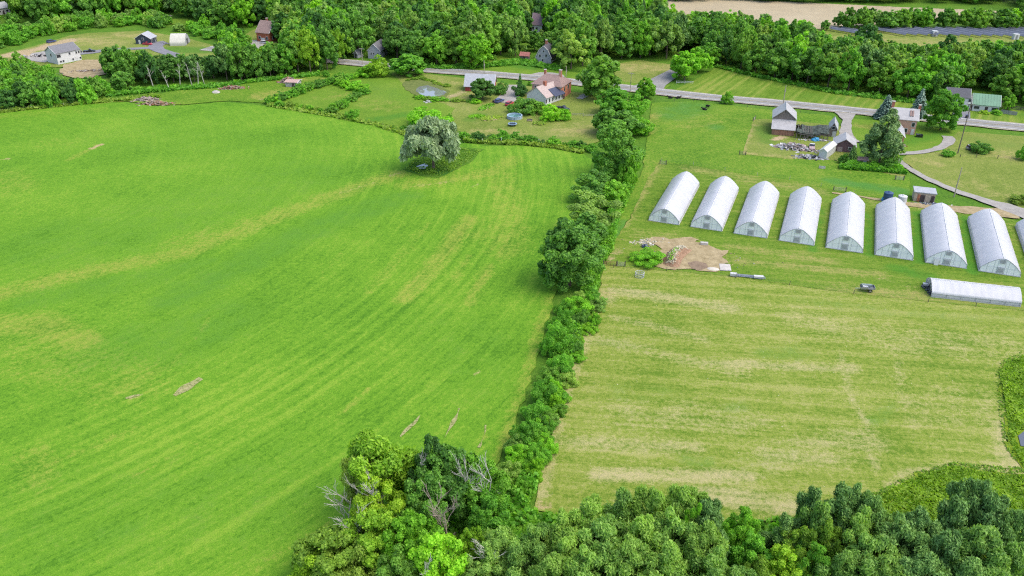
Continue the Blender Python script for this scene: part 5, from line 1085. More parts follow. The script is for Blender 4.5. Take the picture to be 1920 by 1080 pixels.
# ------------------------------------------------------------------ greenhouses
GW, GL, GH = 8.5, 30.0, 4.15
def gprof(w, h, s, n=26, k=1.0):
    hw = w / 2 * k; pts = [(-hw, 0.0), (-hw, s * .55)]
    for i in range(n + 1):
        a = -1 + 2 * i / n; a = math.copysign(abs(a) ** .8, a)
        x = a * hw; z = s + (h * k - s) * (1 - abs(a) ** 1.62)
        pts.append((x, z))
    return pts + [(hw, s * .55), (hw, 0.0)]
def greenhouse(label, x, y, th, w, l, h, s, sag, seed, group, open_end=False, panels=False, endp=True):
    t = thing('greenhouse', label, 'greenhouse', (x, y, 0), th, group)
    ny = int(l / .38); pr_ = gprof(w, h, s); m = MB(); vs = []; fs = []; k = len(pr_)
    for j in range(ny + 1):
        yy = l * j / ny; ph = abs(math.sin(PI * yy / 1.52))
        for i, (u, z) in enumerate(pr_):
            top = max(0, (z - s * .8) / (h - s * .8)); d = sag * ph * min(1, top * 2.2) * (1 if abs(u) > .2 else .3)
            d += .03 * noise.noise((u * .5, yy * .35, seed * 3.1)) * min(1, top * 2)
            vs.append((u * (1 - d / w), yy, z - d))
        if j: fs += [((j - 1) * k + i, (j - 1) * k + i + 1, j * k + i + 1, j * k + i) for i in range(k - 1)]
    m.add(vs, fs); cv = m.build('cover', M_FILM, t, True)
    m = MB().tube((0, 0, h + .02), (0, l, h + .02), .07, .07, 5); m.build('ridge_strip', M_TRIM, cv)
    for sx in (-1, 1): MB().box((sx * (w / 2 + .05), l / 2, .14), (.08, l, .34)).build('base_board', M_WBOARD, t)
    ip = gprof(w, h, s, k=.975)
    for yy, face in ((.12, -1), (l - .12, 1)):
        if open_end and face == -1:
            fr = MB()
            for a, b_ in zip(ip[:-1], ip[1:]): fr.tube((a[0], yy, a[1]), (b_[0], yy, b_[1]), .07, .07, 5, False)
            for u in (-1.3, 1.3): fr.tube((u, yy, 0), (u, yy, h * .86), .05)
            fr.tube((-w * .45, yy, 1.6), (w * .45, yy, 1.6), .05); fr.build('end_frame', M_TUBE, t); continue
        e = MB().prism(ip, yy - .03, yy + .03, 'y').build('end_wall', M_ENDW, t)
        m = MB(); yo = yy + face * .06
        for a, b_ in zip(ip[:-1], ip[1:]): m.tube((a[0], yo, a[1]), (b_[0], yo, b_[1]), .045, .045, 5, False)
        for u in (-w * .33, -w * .17, w * .17, w * .33): m.tube((u, yo, .1), (u, yo, h * (1 - abs(u * 2 / w) ** 2.0 * .72)), .018, .018, 4, False)
        for u in (-.8, .8): m.tube((u, yo, .1), (u, yo, h * .93), .025, .025, 4, False)
        m.tube((-w * .42, yo, 1.75), (w * .42, yo, 1.75), .018, .018, 4, False); m.build('end_frame', M_TUBE, e)
        if endp:
            MB().box((0, yy + face * .10, h * .80), (1.15, .12, .95)).build('vent', M_GREYV, e)
            MB().box((0, yy + face * .09, .98), (1.35, .10, 1.85)).build('door', plain('door_sheet', (.5, .505, .52), .5, .1, 2), e)
            MB().box((0, yy + face * .13, 1.12), (1.05, .10, .85)).build('door_window', M_GREYV, e)
        MB().box((0, yy + face * .12, .12), (w, .10, .30)).build('sill_board', M_WBOARD, e)
    if panels:
        for sx in (-1, 1):
            m = MB(); n = 6
            m.box((sx * (w / 2 + .05), l / 2, s * .80), (.06, l, .08)); m.box((sx * (w / 2 + .06), l / 2, .38), (.08, l, .14))
            for i in range(n + 1): m.box((sx * (w / 2 + .07), .2 + (l - .4) * i / n, s * .45), (.06, .08, s * .8))
            m.build('side_rail', M_GREYV, t)
    return t
gp = [((1215.6, 414), (1273, 423)), ((1294, 426), (1354, 434.6)), ((1375, 438.6), (1438.5, 447.5)), ((1459.6, 451.5), (1526.5, 461.5)), ((1547.4, 465), (1617.5, 475.8)), ((1639.5, 478.8), (1711.7, 489.3)), ((1734.4, 493.9), (1812, 503.8)), ((1834.3, 509), (1913, 520.5))]
gl = ['white hoop greenhouse nearest the hedgerow, leftmost of the row', 'second white greenhouse from the left, with a grey wrinkle on its roof', 'third white greenhouse from the left, smooth and unwrinkled', 'white greenhouse fourth from the left, just left of the row middle', 'fifth white greenhouse from the left, left of the strongly ribbed one',
      'white greenhouse with the strongest ribs, in front of the water tanks', 'ribbed white greenhouse in front of the tan hut, a loose panel by its end', 'big ribbed white greenhouse at the right end, behind the long low one']
GTH = R(-21.5); GROUP = 'white greenhouses standing in a row'
gc = []
for i, ((a, b_), lb) in enumerate(zip(gp, gl)):
    A, Bv = g(*a), g(*b_); c = (A + Bv) / 2; gc.append(c)
    greenhouse(lb, c.x, c.y, GTH, (Bv - A).length * .985, GL + .25 * i, GH, 1.15, [.008, .012, .012, .022, .035, .065, .055, .055][i], i, GROUP)
c9 = gc[7] + (gc[7] - gc[4]) / 3
greenhouse('white greenhouse cut off by the right edge of the view', c9.x, c9.y, GTH, GW * 1.03, GL + 2, GH, 1.15, .05, 9, GROUP)
A, Bv = g(1744.5, 557.5), g(1913, 576.5); d = Bv - A; thl = math.atan2(d.y, d.x) - PI / 2; wl = 6.6
cl = A + Vector((-math.sin(thl + PI / 2), math.cos(thl + PI / 2), 0)) * wl / 2
greenhouse('long low greenhouse lying crosswise in front of the row, its left end open', cl.x, cl.y, thl, wl, d.length, 3.05, 1.35, .035, 12, None, open_end=True, panels=True)
# seedlings and pots inside its open end
q = random.Random(5); m = MB()
for i in range(40): m.lathe([(.0, 0), (.22, 0), (.26, .35), (.0, .35)], 7, (cl.x + q.uniform(-.6, 1.3), cl.y + q.uniform(-2.4, 2.2), .08))
tag(m.build('pots', plain('dark_pots', (.07, .08, .09), .7, .4, 2)), 'dark pots crowded in the open end of the long low greenhouse', 'pots', None, 'stuff')

# ------------------------------------------------------------------ poles
def pole(px, py, ty, label, mat=M_POLE, arms=1, can=True, r=.16):
    p = g(px, py); h = hgt(px, py, ty); t = thing('utility_pole', label, 'utility pole', (p.x, p.y, 0), R(-20 + 90), 'utility poles along the road')
    MB().tube((0, 0, -.3), (0, 0, h), r * 1.15, r * .75, 8).build('pole', mat, t)
    for k in range(arms):
        a = MB().box((0, 0, h - .45 - .9 * k), (.14, 2.4, .16)).build('crossarm', mat, t)
        for u in (-1.05, -.4, .4, 1.05): MB().tube((0, u, h - .37 - .9 * k), (0, u, h - .12 - .9 * k), .05).build('insulator', M_TRIM, a)
    if can: MB().lathe([(0, 0), (.26, 0), (.26, .9), (0, .95)], 10, (.38, 0, h - 2.6)).build('transformer', M_GREYP, t)
pole(1468, 197, 160, 'timber utility pole with transformer left behind the tall barn', can=True, arms=0)
pole(1795.5, 288, 193, 'tallest leaning looking pole, dark at its foot, by the right meadow', M_POLED, 1)
pole(1788.5, 369, 314, 'bare pale pole beside the farm track behind the greenhouses', arms=0, can=False)
pole(1181.5, 172, 136, 'thin utility pole between the big maple and the side road', arms=1, can=False, r=.12)
pole(1061, 150, 124, 'pale utility pole at the gravel pull-off', arms=0)
pole(908, 146, 113, 'pale utility pole above the small red barn', arms=0)
pole(680, 122, 90, 'yellowish utility pole in front of the small grey house', arms=1, can=False)
pole(626, 112, 88, 'grey utility pole at the left road bend among trees', arms=1, can=False)
pole(322, 42, 28, 'distant pole on the small lawn in the top left wood', arms=1, can=False)

# ------------------------------------------------------------------ vehicles
def car(px, py, rz, label, mat, kind='suv', group=None, topmat=None):
    p = g(px, py); t = thing('parked_car' if kind != 'pickup' else 'pickup_truck', label, 'car' if kind != 'pickup' else 'pickup', (p.x, p.y, 0), rz, group)
    L_ = 4.6 if kind != 'pickup' else 5.4; W_ = 1.8
    b_ = MB(); b_.prism([(-L_ / 2, .35), (L_ / 2, .35), (L_ / 2, .75), (L_ / 2 - .25, .92), (L_ / 2 - 1.3, 1.0), (-L_ / 2 + .1, 1.02), (-L_ / 2, .8)], -W_ / 2, W_ / 2, 'y')
    bo = b_.build('body', mat, t); mo = bo.modifiers.new('bevel', 'BEVEL'); mo.width = .08; mo.segments = 2
    if kind == 'suv': cab = [(-L_ / 2 + .15, 1.0), (L_ / 2 - 1.3, 1.0), (L_ / 2 - 2.0, 1.55), (-L_ / 2 + .4, 1.58)]
    elif kind == 'pickup': cab = [(-.3, 1.0), (L_ / 2 - 1.4, 1.0), (L_ / 2 - 2.0, 1.6), (0, 1.62)]
    else: cab = [(-L_ / 2 + .6, 1.0), (L_ / 2 - 1.4, 1.0), (L_ / 2 - 2.2, 1.42), (-L_ / 2 + 1.4, 1.42)]
    gz = MB().prism(cab, -W_ / 2 + .12, W_ / 2 - .12, 'y').build('window_glass', M_PANE, t)
    xs = [c_[0] for c_ in cab[2:]]; MB().box((sum(xs) / 2, 0, cab[2][1] + .03), (abs(xs[0] - xs[1]) + .1, W_ - .3, .06)).build('roof', topmat or mat, t)
    for sx in (-1, 1):
        for sy in (-1, 1):
            wv = MB().tube((sx * L_ * .31, sy * (W_ / 2 - .2), .34), (sx * L_ * .31, sy * (W_ / 2 + .02), .34), .34, .34, 14).build('wheel', M_TYRE, t)
            MB().tube((sx * L_ * .31, sy * (W_ / 2 + .02), .34), (sx * L_ * .31, sy * (W_ / 2 + .04), .34), .2, .2, 10).build('rim', M_RIM, wv)
    for sy in (-.62, .62):
        MB().box((L_ / 2 + .01, sy, .72), (.06, .35, .16)).build('headlight', M_TRIM, t); MB().box((-L_ / 2 - .01, sy, .78), (.06, .25, .18)).build('tail_light', M_REDP, t)
    return t
car(936, 192, R(55), 'dark blue car parked at the near end of the farmhouse drive', M_BLUEP)
car(955, 197, R(65), 'red car parked right of the blue one on the farmhouse drive', M_REDP)
car(1055, 206, R(-38), 'black pickup with pale bonnet parked on the lawn right of the bright bushes', M_BLACK, 'pickup')
car(168, 98, R(15), 'black pickup parked on the dark drive right of the white house', M_BLACK, 'pickup')
car(277, 84.5, R(-8), 'bright red car parked in front of the navy garage', M_REDP, 'sedan')
car(497, 82, R(-15), 'white car parked in front of the red brown barn house', M_WHITEP)
car(97, 80, R(60), 'dark blue car at the upper edge of the white house clearing', M_BLUEP)
car(1825, 281, R(-5), 'old grey car under the left side of the meadow bush', M_GREYP)
car(1843, 283, R(10), 'old black car under the right side of the meadow bush', M_BLACK)
car(1522, 279, R(72), 'old pinkish pickup with white roof beside the rubble heap', M_PINK, 'pickup', topmat=M_WHITEP)

# ------------------------------------------------------------------ cattle: one skinned body each
def cow(px, py, rz, label, lying=False):
    p = g(px, py); z = .95 if not lying else .45
    vs = [(0, 0, z + .05), (.55, 0, z + .1), (1.0, 0, z + .25), (1.3, 0, z + .32 if not lying else z + .5), (1.6, 0, z + .1 if not lying else z + .42), (-.55, 0, z + .08), (-.85, 0, z), (-.98, .02, z - .5)]
    rd = [.40, .36, .24, .17, .10, .37, .2, .04]; ed = [(0, 1), (1, 2), (2, 3), (3, 4), (0, 5), (5, 6), (6, 7)]
    for x, root in ((.55, 1), (-.55, 5)):
        for s in (-1, 1):
            k = len(vs); lz = z - .35
            vs += [(x, s * .24, lz), (x + (.05 if x > 0 else -.1), s * .24, lz * .5 if not lying else .15), (x + (.35 if lying else 0), s * (.25 if not lying else .4), .04)]; rd += [.15, .085, .06]; ed += [(root, k), (k, k + 1), (k + 1, k + 2)]
    for s in (-1, 1): k = len(vs); vs.append((1.25, s * .26, z + .45 if not lying else z + .62)); rd.append(.045); ed.append((3, k))
    me = bpy.data.meshes.new('cow'); me.from_pydata(vs, ed, []); o = link('cow', me, M_COW)
    o.location = (p.x, p.y, 0); o.rotation_euler = (0, 0, rz); o.scale = (.95, .95, .95)
    sk = o.modifiers.new('skin', 'SKIN')
    for i, v in enumerate(me.skin_vertices[0].data): v.radius = (rd[i], rd[i]); v.use_root = (i == 0)
    o.modifiers.new('smooth', 'SUBSURF').levels = 1; o.modifiers['smooth'].render_levels = 2
    return tag(o, label, 'cow', 'black cattle in the pasture')
cow(1257, 184, R(170), 'left of two black cows lying by the road fence', True)
cow(1271, 184.5, R(10), 'right of two black cows lying by the road fence', True)
cow(1326, 202.5, R(-60), 'black cow standing alone higher in the open pasture')
cow(1321, 206.5, R(150), 'black calf like cow lying just below the standing cow', True)

# ------------------------------------------------------------------ yard things
p = g(961, 236); t = thing('trampoline', 'round blue edged trampoline with low net on the farmhouse lawn', 'trampoline', (p.x, p.y, 0))
MB().lathe([(1.2, .80), (1.65, .80), (1.68, .86), (1.2, .86)], 24).build('pad', M_TRPAD, t); MB().lathe([(0, .82), (1.22, .83)], 24).build('mat', M_TRAMP, t)
for i in range(6):
    a = i * PI / 3; MB().tube((1.62 * math.cos(a), 1.62 * math.sin(a), 0), (1.62 * math.cos(a), 1.62 * math.sin(a), 2.3), .05).build('net_post', M_TRAMP, t)
p = g(965, 222); t = thing('swimming_pool', 'round above ground pool with pale rim below the farmhouse bushes', 'pool', (p.x, p.y, 0))
MB().lathe([(2.7, 0), (2.72, 1.2), (2.85, 1.22), (2.85, 1.28), (2.45, 1.28), (2.45, .2)], 32).build('wall', M_POOL, t); MB().lathe([(0, .85), (2.46, .85)], 32).build('water', M_POOLW, t)
m = MB()
for i in range(24): a = i * PI / 12; m.tube((2.8 * math.cos(a), 2.8 * math.sin(a), 0), (2.8 * math.cos(a), 2.8 * math.sin(a), 1.2), .05, .05, 4)
m.build('uprights', M_TRIM, t)
p = g(993, 228); t = thing('garden_bench', 'dark wooden bench on the lawn right of the trampoline', 'bench', (p.x, p.y, 0), R(-10))
MB().box((0, 0, .45), (2.0, .5, .08)).build('seat', M_OLDW, t); MB().box((0, .25, .75), (2.0, .06, .45)).build('backrest', M_OLDW, t)
for sx in (-.85, .85):
    for sy in (-.2, .2): MB().box((sx, sy, .22), (.08, .08, .44)).build('leg', M_OLDW, t)
def bed(name, label, px, py, L_, W_, rz, leaf='weed'):
    p = g(px, py); t = thing(name, label, 'garden bed', (p.x, p.y, 0), rz)
    m = MB(); m.lathe([(0, .25), (.35, .22), (.5, .0)], 20); o = m.build('soil', M_DIRT, t); o.scale = (L_, W_, 1)
    rs = np.random.RandomState(int(px)); n = 260; a = rs.uniform(0, 6.28, n); r = np.sqrt(rs.uniform(0, 1, n)) * .5
    pos = np.stack([np.cos(a) * r * L_, np.sin(a) * r * W_, rs.uniform(.2, .7, n)], 1)
    o = link('plants', quads('plants', cards(rs, pos, unit(rs.normal(size=(n, 3)) + np.array([0, 0, .8])), rs.uniform(.3, .6, n)), rs.uniform(0, 1, n)), LF[leaf], t)
bed('garden_bed', 'oval weedy garden bed edged with stones below the bench', 1011, 233, 5.0, 3.6, 0)
bed('garden_bed', 'long overgrown vegetable bed with dry stalks left of the pool', 921, 223, 9, 5, R(25))
bed('garden_bed', 'small leafy vegetable bed left of the long one', 894, 220, 6, 3.4, R(10), 'bright')
bed('garden_bed', 'strip of tall vegetables below the dark barn tree', 912, 202, 4, 10, R(-30), 'hedge')
# tanks
def tank(px, py, r, h, label, mat):
    p = g(px, py); t = thing('water_tank', label, 'tank', (p.x, p.y, 0)); MB().lathe([(0, 0), (r, 0), (r * 1.02, h * .3), (r, h * .33), (r * 1.02, h * .63), (r, h * .66), (r, h * .92), (r * .55, h), (0, h)], 24).build('body', mat, t, False)
    MB().lathe([(0, h - .02), (.3, h - .02), (.3, h + .14), (0, h + .16)], 12).build('lid', mat, t)
tank(1663, 377.5, 1.25, 2.9, 'tall dark blue water tank behind the greenhouses', M_TANK)
tank(1690, 381, 1.2, 2.4, 'white water tank behind the strongly ribbed greenhouse', M_WTANK)
p = g(1655, 377); t = thing('water_butt', 'small bright blue drum beside the dark blue tank', 'drum', (p.x, p.y, 0)); MB().lathe([(0, 0), (.42, 0), (.45, .5), (.42, 1.05), (0, 1.05)], 14).build('body', M_BLUETARP, t); MB().lathe([(0, 1.04), (.2, 1.04), (.2, 1.12), (0, 1.12)], 8).build('lid', M_BLACK, t)
def heap(name, label, px, py, L_, W_, H_, n, mats, rz=0, seed=1, size=(.3, 1.4), cat='heap'):
    p = g(px, py); q = random.Random(seed); t = thing(name, label, cat, (p.x, p.y, 0), rz); t['kind'] = 'stuff'
    for mi, mt in enumerate(mats):
        m = MB()
        for i in range(n // len(mats)):
            u, v = q.gauss(0, .28), q.gauss(0, .28); z = max(.1, H_ * (1 - (2 * u) ** 2 - (2 * v) ** 2) * q.uniform(.3, 1))
            m.box((u * L_, v * W_, z), (q.uniform(*size), q.uniform(*size) * .5, q.uniform(.06, .3)), q.uniform(0, 6.28), q.uniform(-.5, .5), q.uniform(-.5, .5))
        m.build('scraps', mt, t)
heap('rubble_heap', 'big heap of broken boards and rubble in front of the tall barn', 1489, 278, 11, 5.5, 1.5, 240, [M_STONE, M_WBOARD, M_OLDW, M_PINK, M_GREYP], R(-18), 2, (.4, 2.2))
heap('scrap_heap', 'flat grey heap of scrap metal left of the white canvas shelter', 1517, 296, 9, 2.6, .9, 120, [M_GREYP, M_WBOARD, M_BLACK], R(-12), 3, (.4, 1.8))
heap('junk_pile', 'white and blue bags and junk in front of the tan hut', 1745, 384, 9, 1.6, .6, 90, [M_WBOARD, M_BLUEP, M_GREYP, M_BLACK], R(-12), 4, (.2, .8))
heap('junk_pile', 'junk lying along the front of the collapsed shed', 1530, 264, 10, 1.4, .7, 70, [M_WBOARD, M_OLDW, M_GREYP], R(-8), 5, (.3, 1.2))
heap('junk_pile', 'red and orange clutter on the porch of the annex', 1684, 273, 5, 2, .9, 60, [M_RUST, M_REDP, M_BLACK, M_WBOARD], R(-10), 6, (.2, .9))
heap('rubble_heap', 'broken concrete and junk left of the white house', 78, 106, 16, 4, 1.2, 160, [M_CONC, M_BLACK, M_GREYP, M_STONE], R(12), 7, (.4, 2.0))
heap('rubble_heap', 'stones and roots scattered across the dirt bank below the white house', 165, 134, 20, 5, .7, 140, [M_DIRTDARK, M_STONE, M_OLDW], R(12), 8, (.2, 1.2))
heap('brush_heap', 'reddish brush heap just behind the squat block shed', 541, 154, 7, 4, 2.0, 160, [M_RUST, M_DEADRED, M_OLDW], 0, 9, (.3, 2.0))
heap('brush_heap', 'grey brown brush heap on the hay field edge left of the other heap', 273, 187, 9, 4, 1.0, 160, [M_OLDW, M_DEADRED], 0, 10, (.3, 2.0))
heap('brush_heap', 'reddish earth and brush heap on the curved edge of the hay field', 294, 195, 10, 4, 1.2, 170, [M_DIRTDARK, M_DEADRED, M_RUST], 0, 11, (.3, 1.6))
heap('brush_heap', 'long reddish brush heap in the rough meadow below the pines', 436, 166, 9, 3.2, 1.2, 160, [M_DEADRED, M_RUST, M_DIRTDARK], R(10), 12, (.3, 1.6))
heap('stone_pile', 'pale stones at the near bank of the pond', 827, 186, 7, 2, .6, 60, [M_STONE, M_WBOARD], R(-15), 13, (.3, 1.0))
heap('stone_pile', 'pale boulders in the growth below the pond', 803, 192, 2.5, 1.6, 1.2, 26, [M_STONE, M_WBOARD], 0, 14, (.5, 1.2))
p = g(406, 174); t = thing('boulder', 'lone pale boulder left of the long brush heap', 'boulder', (p.x, p.y, 0)); bm = bmesh.new(); bmesh.ops.create_icosphere(bm, subdivisions=3, radius=1.0)
for v in bm.verts: v.co *= 1 + .25 * noise.noise(v.co * 1.3)
me = bpy.data.meshes.new('stone'); bm.to_mesh(me); bm.free(); o = link('stone', me, M_STONE, t); o.scale = (1.7, 1.3, 1.0)
p = g(1529, 264); t = thing('tarp_bundle', 'bright blue tarpaulin bundle in front of the collapsed shed', 'tarpaulin', (p.x, p.y, 0)); bm = bmesh.new(); bmesh.ops.create_icosphere(bm, subdivisions=3, radius=1.0)
for v in bm.verts: v.co *= 1 + .3 * noise.noise(v.co * 2.0)
me = bpy.data.meshes.new('tarpaulin'); bm.to_mesh(me); bm.free(); o = link('tarpaulin', me, M_BLUETARP, t); o.scale = (1.5, 1.0, 1.2)
# earth mound on the bare patch: brown flanks with a stony pale crest
p = g(1268, 483); t = thing('earth_mound', 'long curved earth mound with pale stony crest on the bare dirt patch', 'earth mound', (p.x, p.y, 0), R(62)); t.scale = (1.3, 1.15, 1.15)
vs = []; fs = []; nx, ny = 44, 18
for i in range(nx + 1):
    for j in range(ny + 1):
        u, v = -1 + 2 * i / nx, -1 + 2 * j / ny; x = u * 4.6; y = v * 2.1 + .9 * (1 - u * u) - .5
        h = max(0, 1 - u ** 4) * max(0, 1 - abs(v) ** 1.5) * 1.5
        vs.append((x, y, .05 + h * (1 + .35 * noise.noise((x * .9, y * .9, 1))) + .18 * noise.noise((x * 2.5, y * 2.5, 7)) * min(1, h * 2)))
for i in range(nx):
    for j in range(ny): a = i * (ny + 1) + j; fs.append((a, a + ny + 1, a + ny + 2, a + 1))
m = MB().add(vs, fs); m.build('earth', soil('mound_earth', (.15, .085, .05), (.33, .22, .145), 1.6), t)
q = random.Random(3); m = MB()
for i in range(260):
    x = q.uniform(-3.9, 4.1); u = x / 4.6; v = q.gauss(.06, .22); y = v * 2.1 + .9 * (1 - u * u) - .5; h = max(0, 1 - u ** 4) * max(0, 1 - abs(v) ** 1.5) * 1.5
    m.box((x, y, h + .05), (q.uniform(.15, .5), q.uniform(.15, .4), q.uniform(.1, .3)), q.uniform(0, 6), q.uniform(-.5, .5))
m.build('stones', plain('pale_rubble', (.42, .38, .27), .95, .3, 2), t)
rs = np.random.RandomState(4); n = 160; xx = rs.uniform(-3.5, 1.2, n); yy = rs.normal(0.05, .28, n) + .9 * (1 - (xx / 4.6) ** 2) - .45
link('weeds', quads('weeds', cards(rs, np.stack([xx, yy, rs.uniform(1.2, 1.75, n)], 1), unit(rs.normal(size=(n, 3)) + np.array([0, 0, 1])), rs.uniform(.2, .45, n)), rs.uniform(0, 1, n)), LF['pale'], t)
def flat(name, label, cat, px, py, L_, W_, h, rz, mat, rim=True):
    p = g(px, py); t = thing(name, label, cat, (p.x, p.y, .15), rz); o = MB().box((0, 0, h / 2), (L_, W_, h)).build('slab', mat, t); o.modifiers.new('bevel', 'BEVEL').width = .03
    if rim: MB().box((L_ * .3, -W_ / 2 + .1, h + .03), (.3, .12, .06)).build('lifting_bar', M_TUBE, t)
heap('loose_stones', 'loose stones and clods scattered over the bare dirt patch', 1300, 480, 22, 9, .12, 260, [M_STONE, M_DIRTDARK, M_DIRT], R(-12), 17, (.1, .5), 'stones')
flat('concrete_slab', 'pale rectangular slab at the right edge of the bare dirt patch', 'slab', 1359.5, 503, 2.6, 3.4, .2, R(-8), M_CONC)
p = g(1337, 506); t = thing('sand_pile', 'low whitish oval pile beside the rectangular slab', 'sand pile', (p.x, p.y, .14), R(-12)); o = MB().lathe([(0, .35), (.5, .3), (.85, .16), (1, 0)], 20).build('sand', plain('pale_sand', (.52, .48, .40), .95, .1, 1.5), t); o.scale = (1.6, 1.0, 1)
flat('concrete_block', 'grey block at the upper edge of the bare dirt patch', 'block', 1320, 460, 1.9, .9, .7, R(-10), M_CONC)
heap('scrap_heap', 'grey bent metal scrap behind the vivid green bush', 1209, 464, 1.6, 1.2, .9, 16, [M_GREYP, M_BLUEP], 0, 15, (.4, 1.2))
heap('stalk_heap', 'dried stalks strewn at the top left of the bare dirt patch', 1216, 455, 7, 3.4, .35, 130, [M_DEAD, plain('dry_stalks', (.42, .38, .22), .9, .3, 2)], 0, 16, (.1, 1.2))
# feeder ring
p = g(1199, 519); t = thing('bale_feeder', 'round galvanised bale feeder ring standing on the mown field', 'feeder', (p.x, p.y, .06)); m = MB()
for z in (.12, .62, 1.1):
    for i in range(24): a, b_ = i * PI / 12, (i + 1) * PI / 12; m.tube((1.05 * math.cos(a), 1.05 * math.sin(a), z), (1.05 * math.cos(b_), 1.05 * math.sin(b_), z), .05, .05, 5, False)
m.build('ring', M_TUBE, t); m = MB()
for i in range(14): a = i * 2 * PI / 14; m.tube((1.05 * math.cos(a), 1.05 * math.sin(a), .1), (1.05 * math.cos(a + .22), 1.05 * math.sin(a + .22), 1.1), .04, .04, 5)
m.build('bars', M_TUBE, t)
# farm trailer
p = g(1625, 546); t = thing('farm_trailer', 'silver two wheeled farm trailer on the grass left of the long greenhouse', 'trailer', (p.x, p.y, .1), R(-8))
bd = MB(); bd.box((0, 0, .75), (3.0, 1.5, .1)); bd.box((0, -.72, 1.0), (3.0, .06, .5)); bd.box((0, .72, 1.0), (3.0, .06, .5)); bd.box((1.47, 0, 1.0), (.06, 1.4, .5)); bd.build('bed', M_RIM, t)
MB().box((-.2, .3, 1.25), (2.2, .6, .5)).build('box', plain('green_grey_box', (.20, .25, .24), .5, .15, 1), t); MB().box((-.6, -.3, 1.05), (1.1, .5, .6)).build('tank', M_WHITEP, t)
for sy in (-.82, .82):
    wv = MB().tube((.5, sy - .1, .42), (.5, sy + .1, .42), .42, .42, 16).build('wheel', M_TYRE, t); MB().tube((.5, sy - .12, .42), (.5, sy + .12, .42), .22, .22, 10).build('rim', M_RIM, wv)
    MB().box((.5, sy, .93), (1.1, .3, .06)).build('mudguard', M_RIM, t)
MB().tube((-1.5, 0, .6), (-2.6, 0, .5), .06).build('drawbar', M_TUBE, t)
# bundle of pipes and folded frames
p = g(1402, 521); t = thing('pipe_bundle', 'long bundle of silver pipes and folded frames lying along the field fence', 'pipes', (p.x, p.y, .1), R(-13)); q = random.Random(2); m = MB()
for i in range(16): yy = q.uniform(-.4, .4); m.tube((q.uniform(-4, -2.8), yy, q.uniform(.1, .5)), (q.uniform(2.4, 4), yy + q.uniform(-.3, .3), q.uniform(.1, .5)), .06, .06, 6)
m.build('pipes', M_RIM, t); m = MB(); m.box((-3.3, 0, .45), (1.5, .9, .6)); m.box((2.4, 0, .5), (2.2, .9, .4), .1); m.build('folded_cover', M_WBOARD, t)
p = g(1735, 537); t = thing('white_crate', 'white crate on the ground at the open end of the long greenhouse', 'crate', (p.x, p.y, .1), R(-10)); MB().box((0, 0, .3), (1.1, .8, .6)).build('box', M_WBOARD, t); MB().box((0, 0, .63), (1.16, .86, .06)).build('lid', M_TRIM, t)
c7 = gc[6] + Matrix.Rotation(GTH, 3, 'Z') @ Vector((-2.2, -.45, 0)); t = thing('loose_panel', 'loose white panel leaning on the seventh greenhouse end wall', 'panel', (c7.x, c7.y, .1), GTH); o = MB().box((0, 0, .75), (.95, .06, 1.5), rx=-.18).build('sheet', M_TRIM, t); MB().box((0, -.05, .1), (1.0, .05, .08)).build('rail', M_GREYV, t)
p = g(1541, 316); t = thing('water_trough', 'small pale trough in the pasture below the canvas shelter', 'trough', (p.x, p.y, .07), R(-10)); m = MB()
for c_, d_ in (((0, -.35, .35), (1.8, .06, .6)), ((0, .35, .35), (1.8, .06, .6)), ((-.9, 0, .35), (.06, .7, .6)), ((.9, 0, .35), (.06, .7, .6)), ((0, 0, .1), (1.8, .7, .08))): m.box(c_, d_)
m.build('tub', M_CONC, t); MB().box((0, 0, .5), (1.7, .6, .02)).build('water', M_POOLW, t); MB().tube((-.8, 0, .3), (-.8, 0, 1.2), .05).build('standpipe', M_TUBE, t)
p = g(1723, 257); t = thing('hot_tub', 'black covered tub on the lawn right of the brick house', 'tub', (p.x, p.y, .07), R(-15)); MB().box((0, 0, .4), (2.0, 1.6, .8)).build('tub', M_BLACK, t); MB().box((0, 0, .84), (2.1, 1.7, .1)).build('cover', M_BLACK, t)
p = g(1447, 259); 
p = g(946, 192); t = thing('flat_trailer', 'low black trailer parked left of the blue car', 'trailer', (p.x - 3.2, p.y, .1), R(0)); MB().box((0, 0, .55), (3.0, 1.4, .14)).build('bed', M_BLACK, t)
for sy in (-.8, .8): MB().tube((0, sy - .1, .35), (0, sy + .1, .35), .35, .35, 14).build('wheel', M_TYRE, t)
p = g(1812, 222); t = thing('waste_bin', 'dark wheeled bin at the road end of the garage drive', 'bin', (p.x, p.y, .16)); MB().box((0, 0, .55), (.8, .8, 1.0)).build('body', M_BLACK, t); MB().box((0, 0, 1.1), (.86, .9, .1)).build('lid', M_BLUEP, t)
# fabric tunnel shed by the navy garage
A, Bv = g(319, 86.5), g(348, 86); d = Bv - A; th_ = math.atan2(d.y, d.x) - PI / 2; w_ = 9.0; cc = A + Vector((-math.sin(th_ + PI / 2), math.cos(th_ + PI / 2), 0)) * w_ / 2
t = thing('fabric_shed', 'cream fabric covered arched shed on the dark drive right of the navy garage', 'shed', (cc.x, cc.y, 0), th_)
pr_ = gprof(w_, 5.2, 1.6, 16); m = MB(); vs = [(u, y_, z) for y_ in (0, d.length) for u, z in pr_]; k = len(pr_); m.add(vs, [(i, i + 1, k + i + 1, k + i) for i in range(k - 1)]); m.build('cover', M_CREAM, t, True)
for y_ in (.1, d.length - .1):
    e = MB().prism(gprof(w_, 5.2, 1.6, 16, .98), y_ - .03, y_ + .03, 'y').build('end_wall', M_GREYV, t)
    MB().box((0, y_ + (.06 if y_ > 1 else -.06), 1.4), (2.6, .1, 2.8)).build('door', M_ROOFD, e)

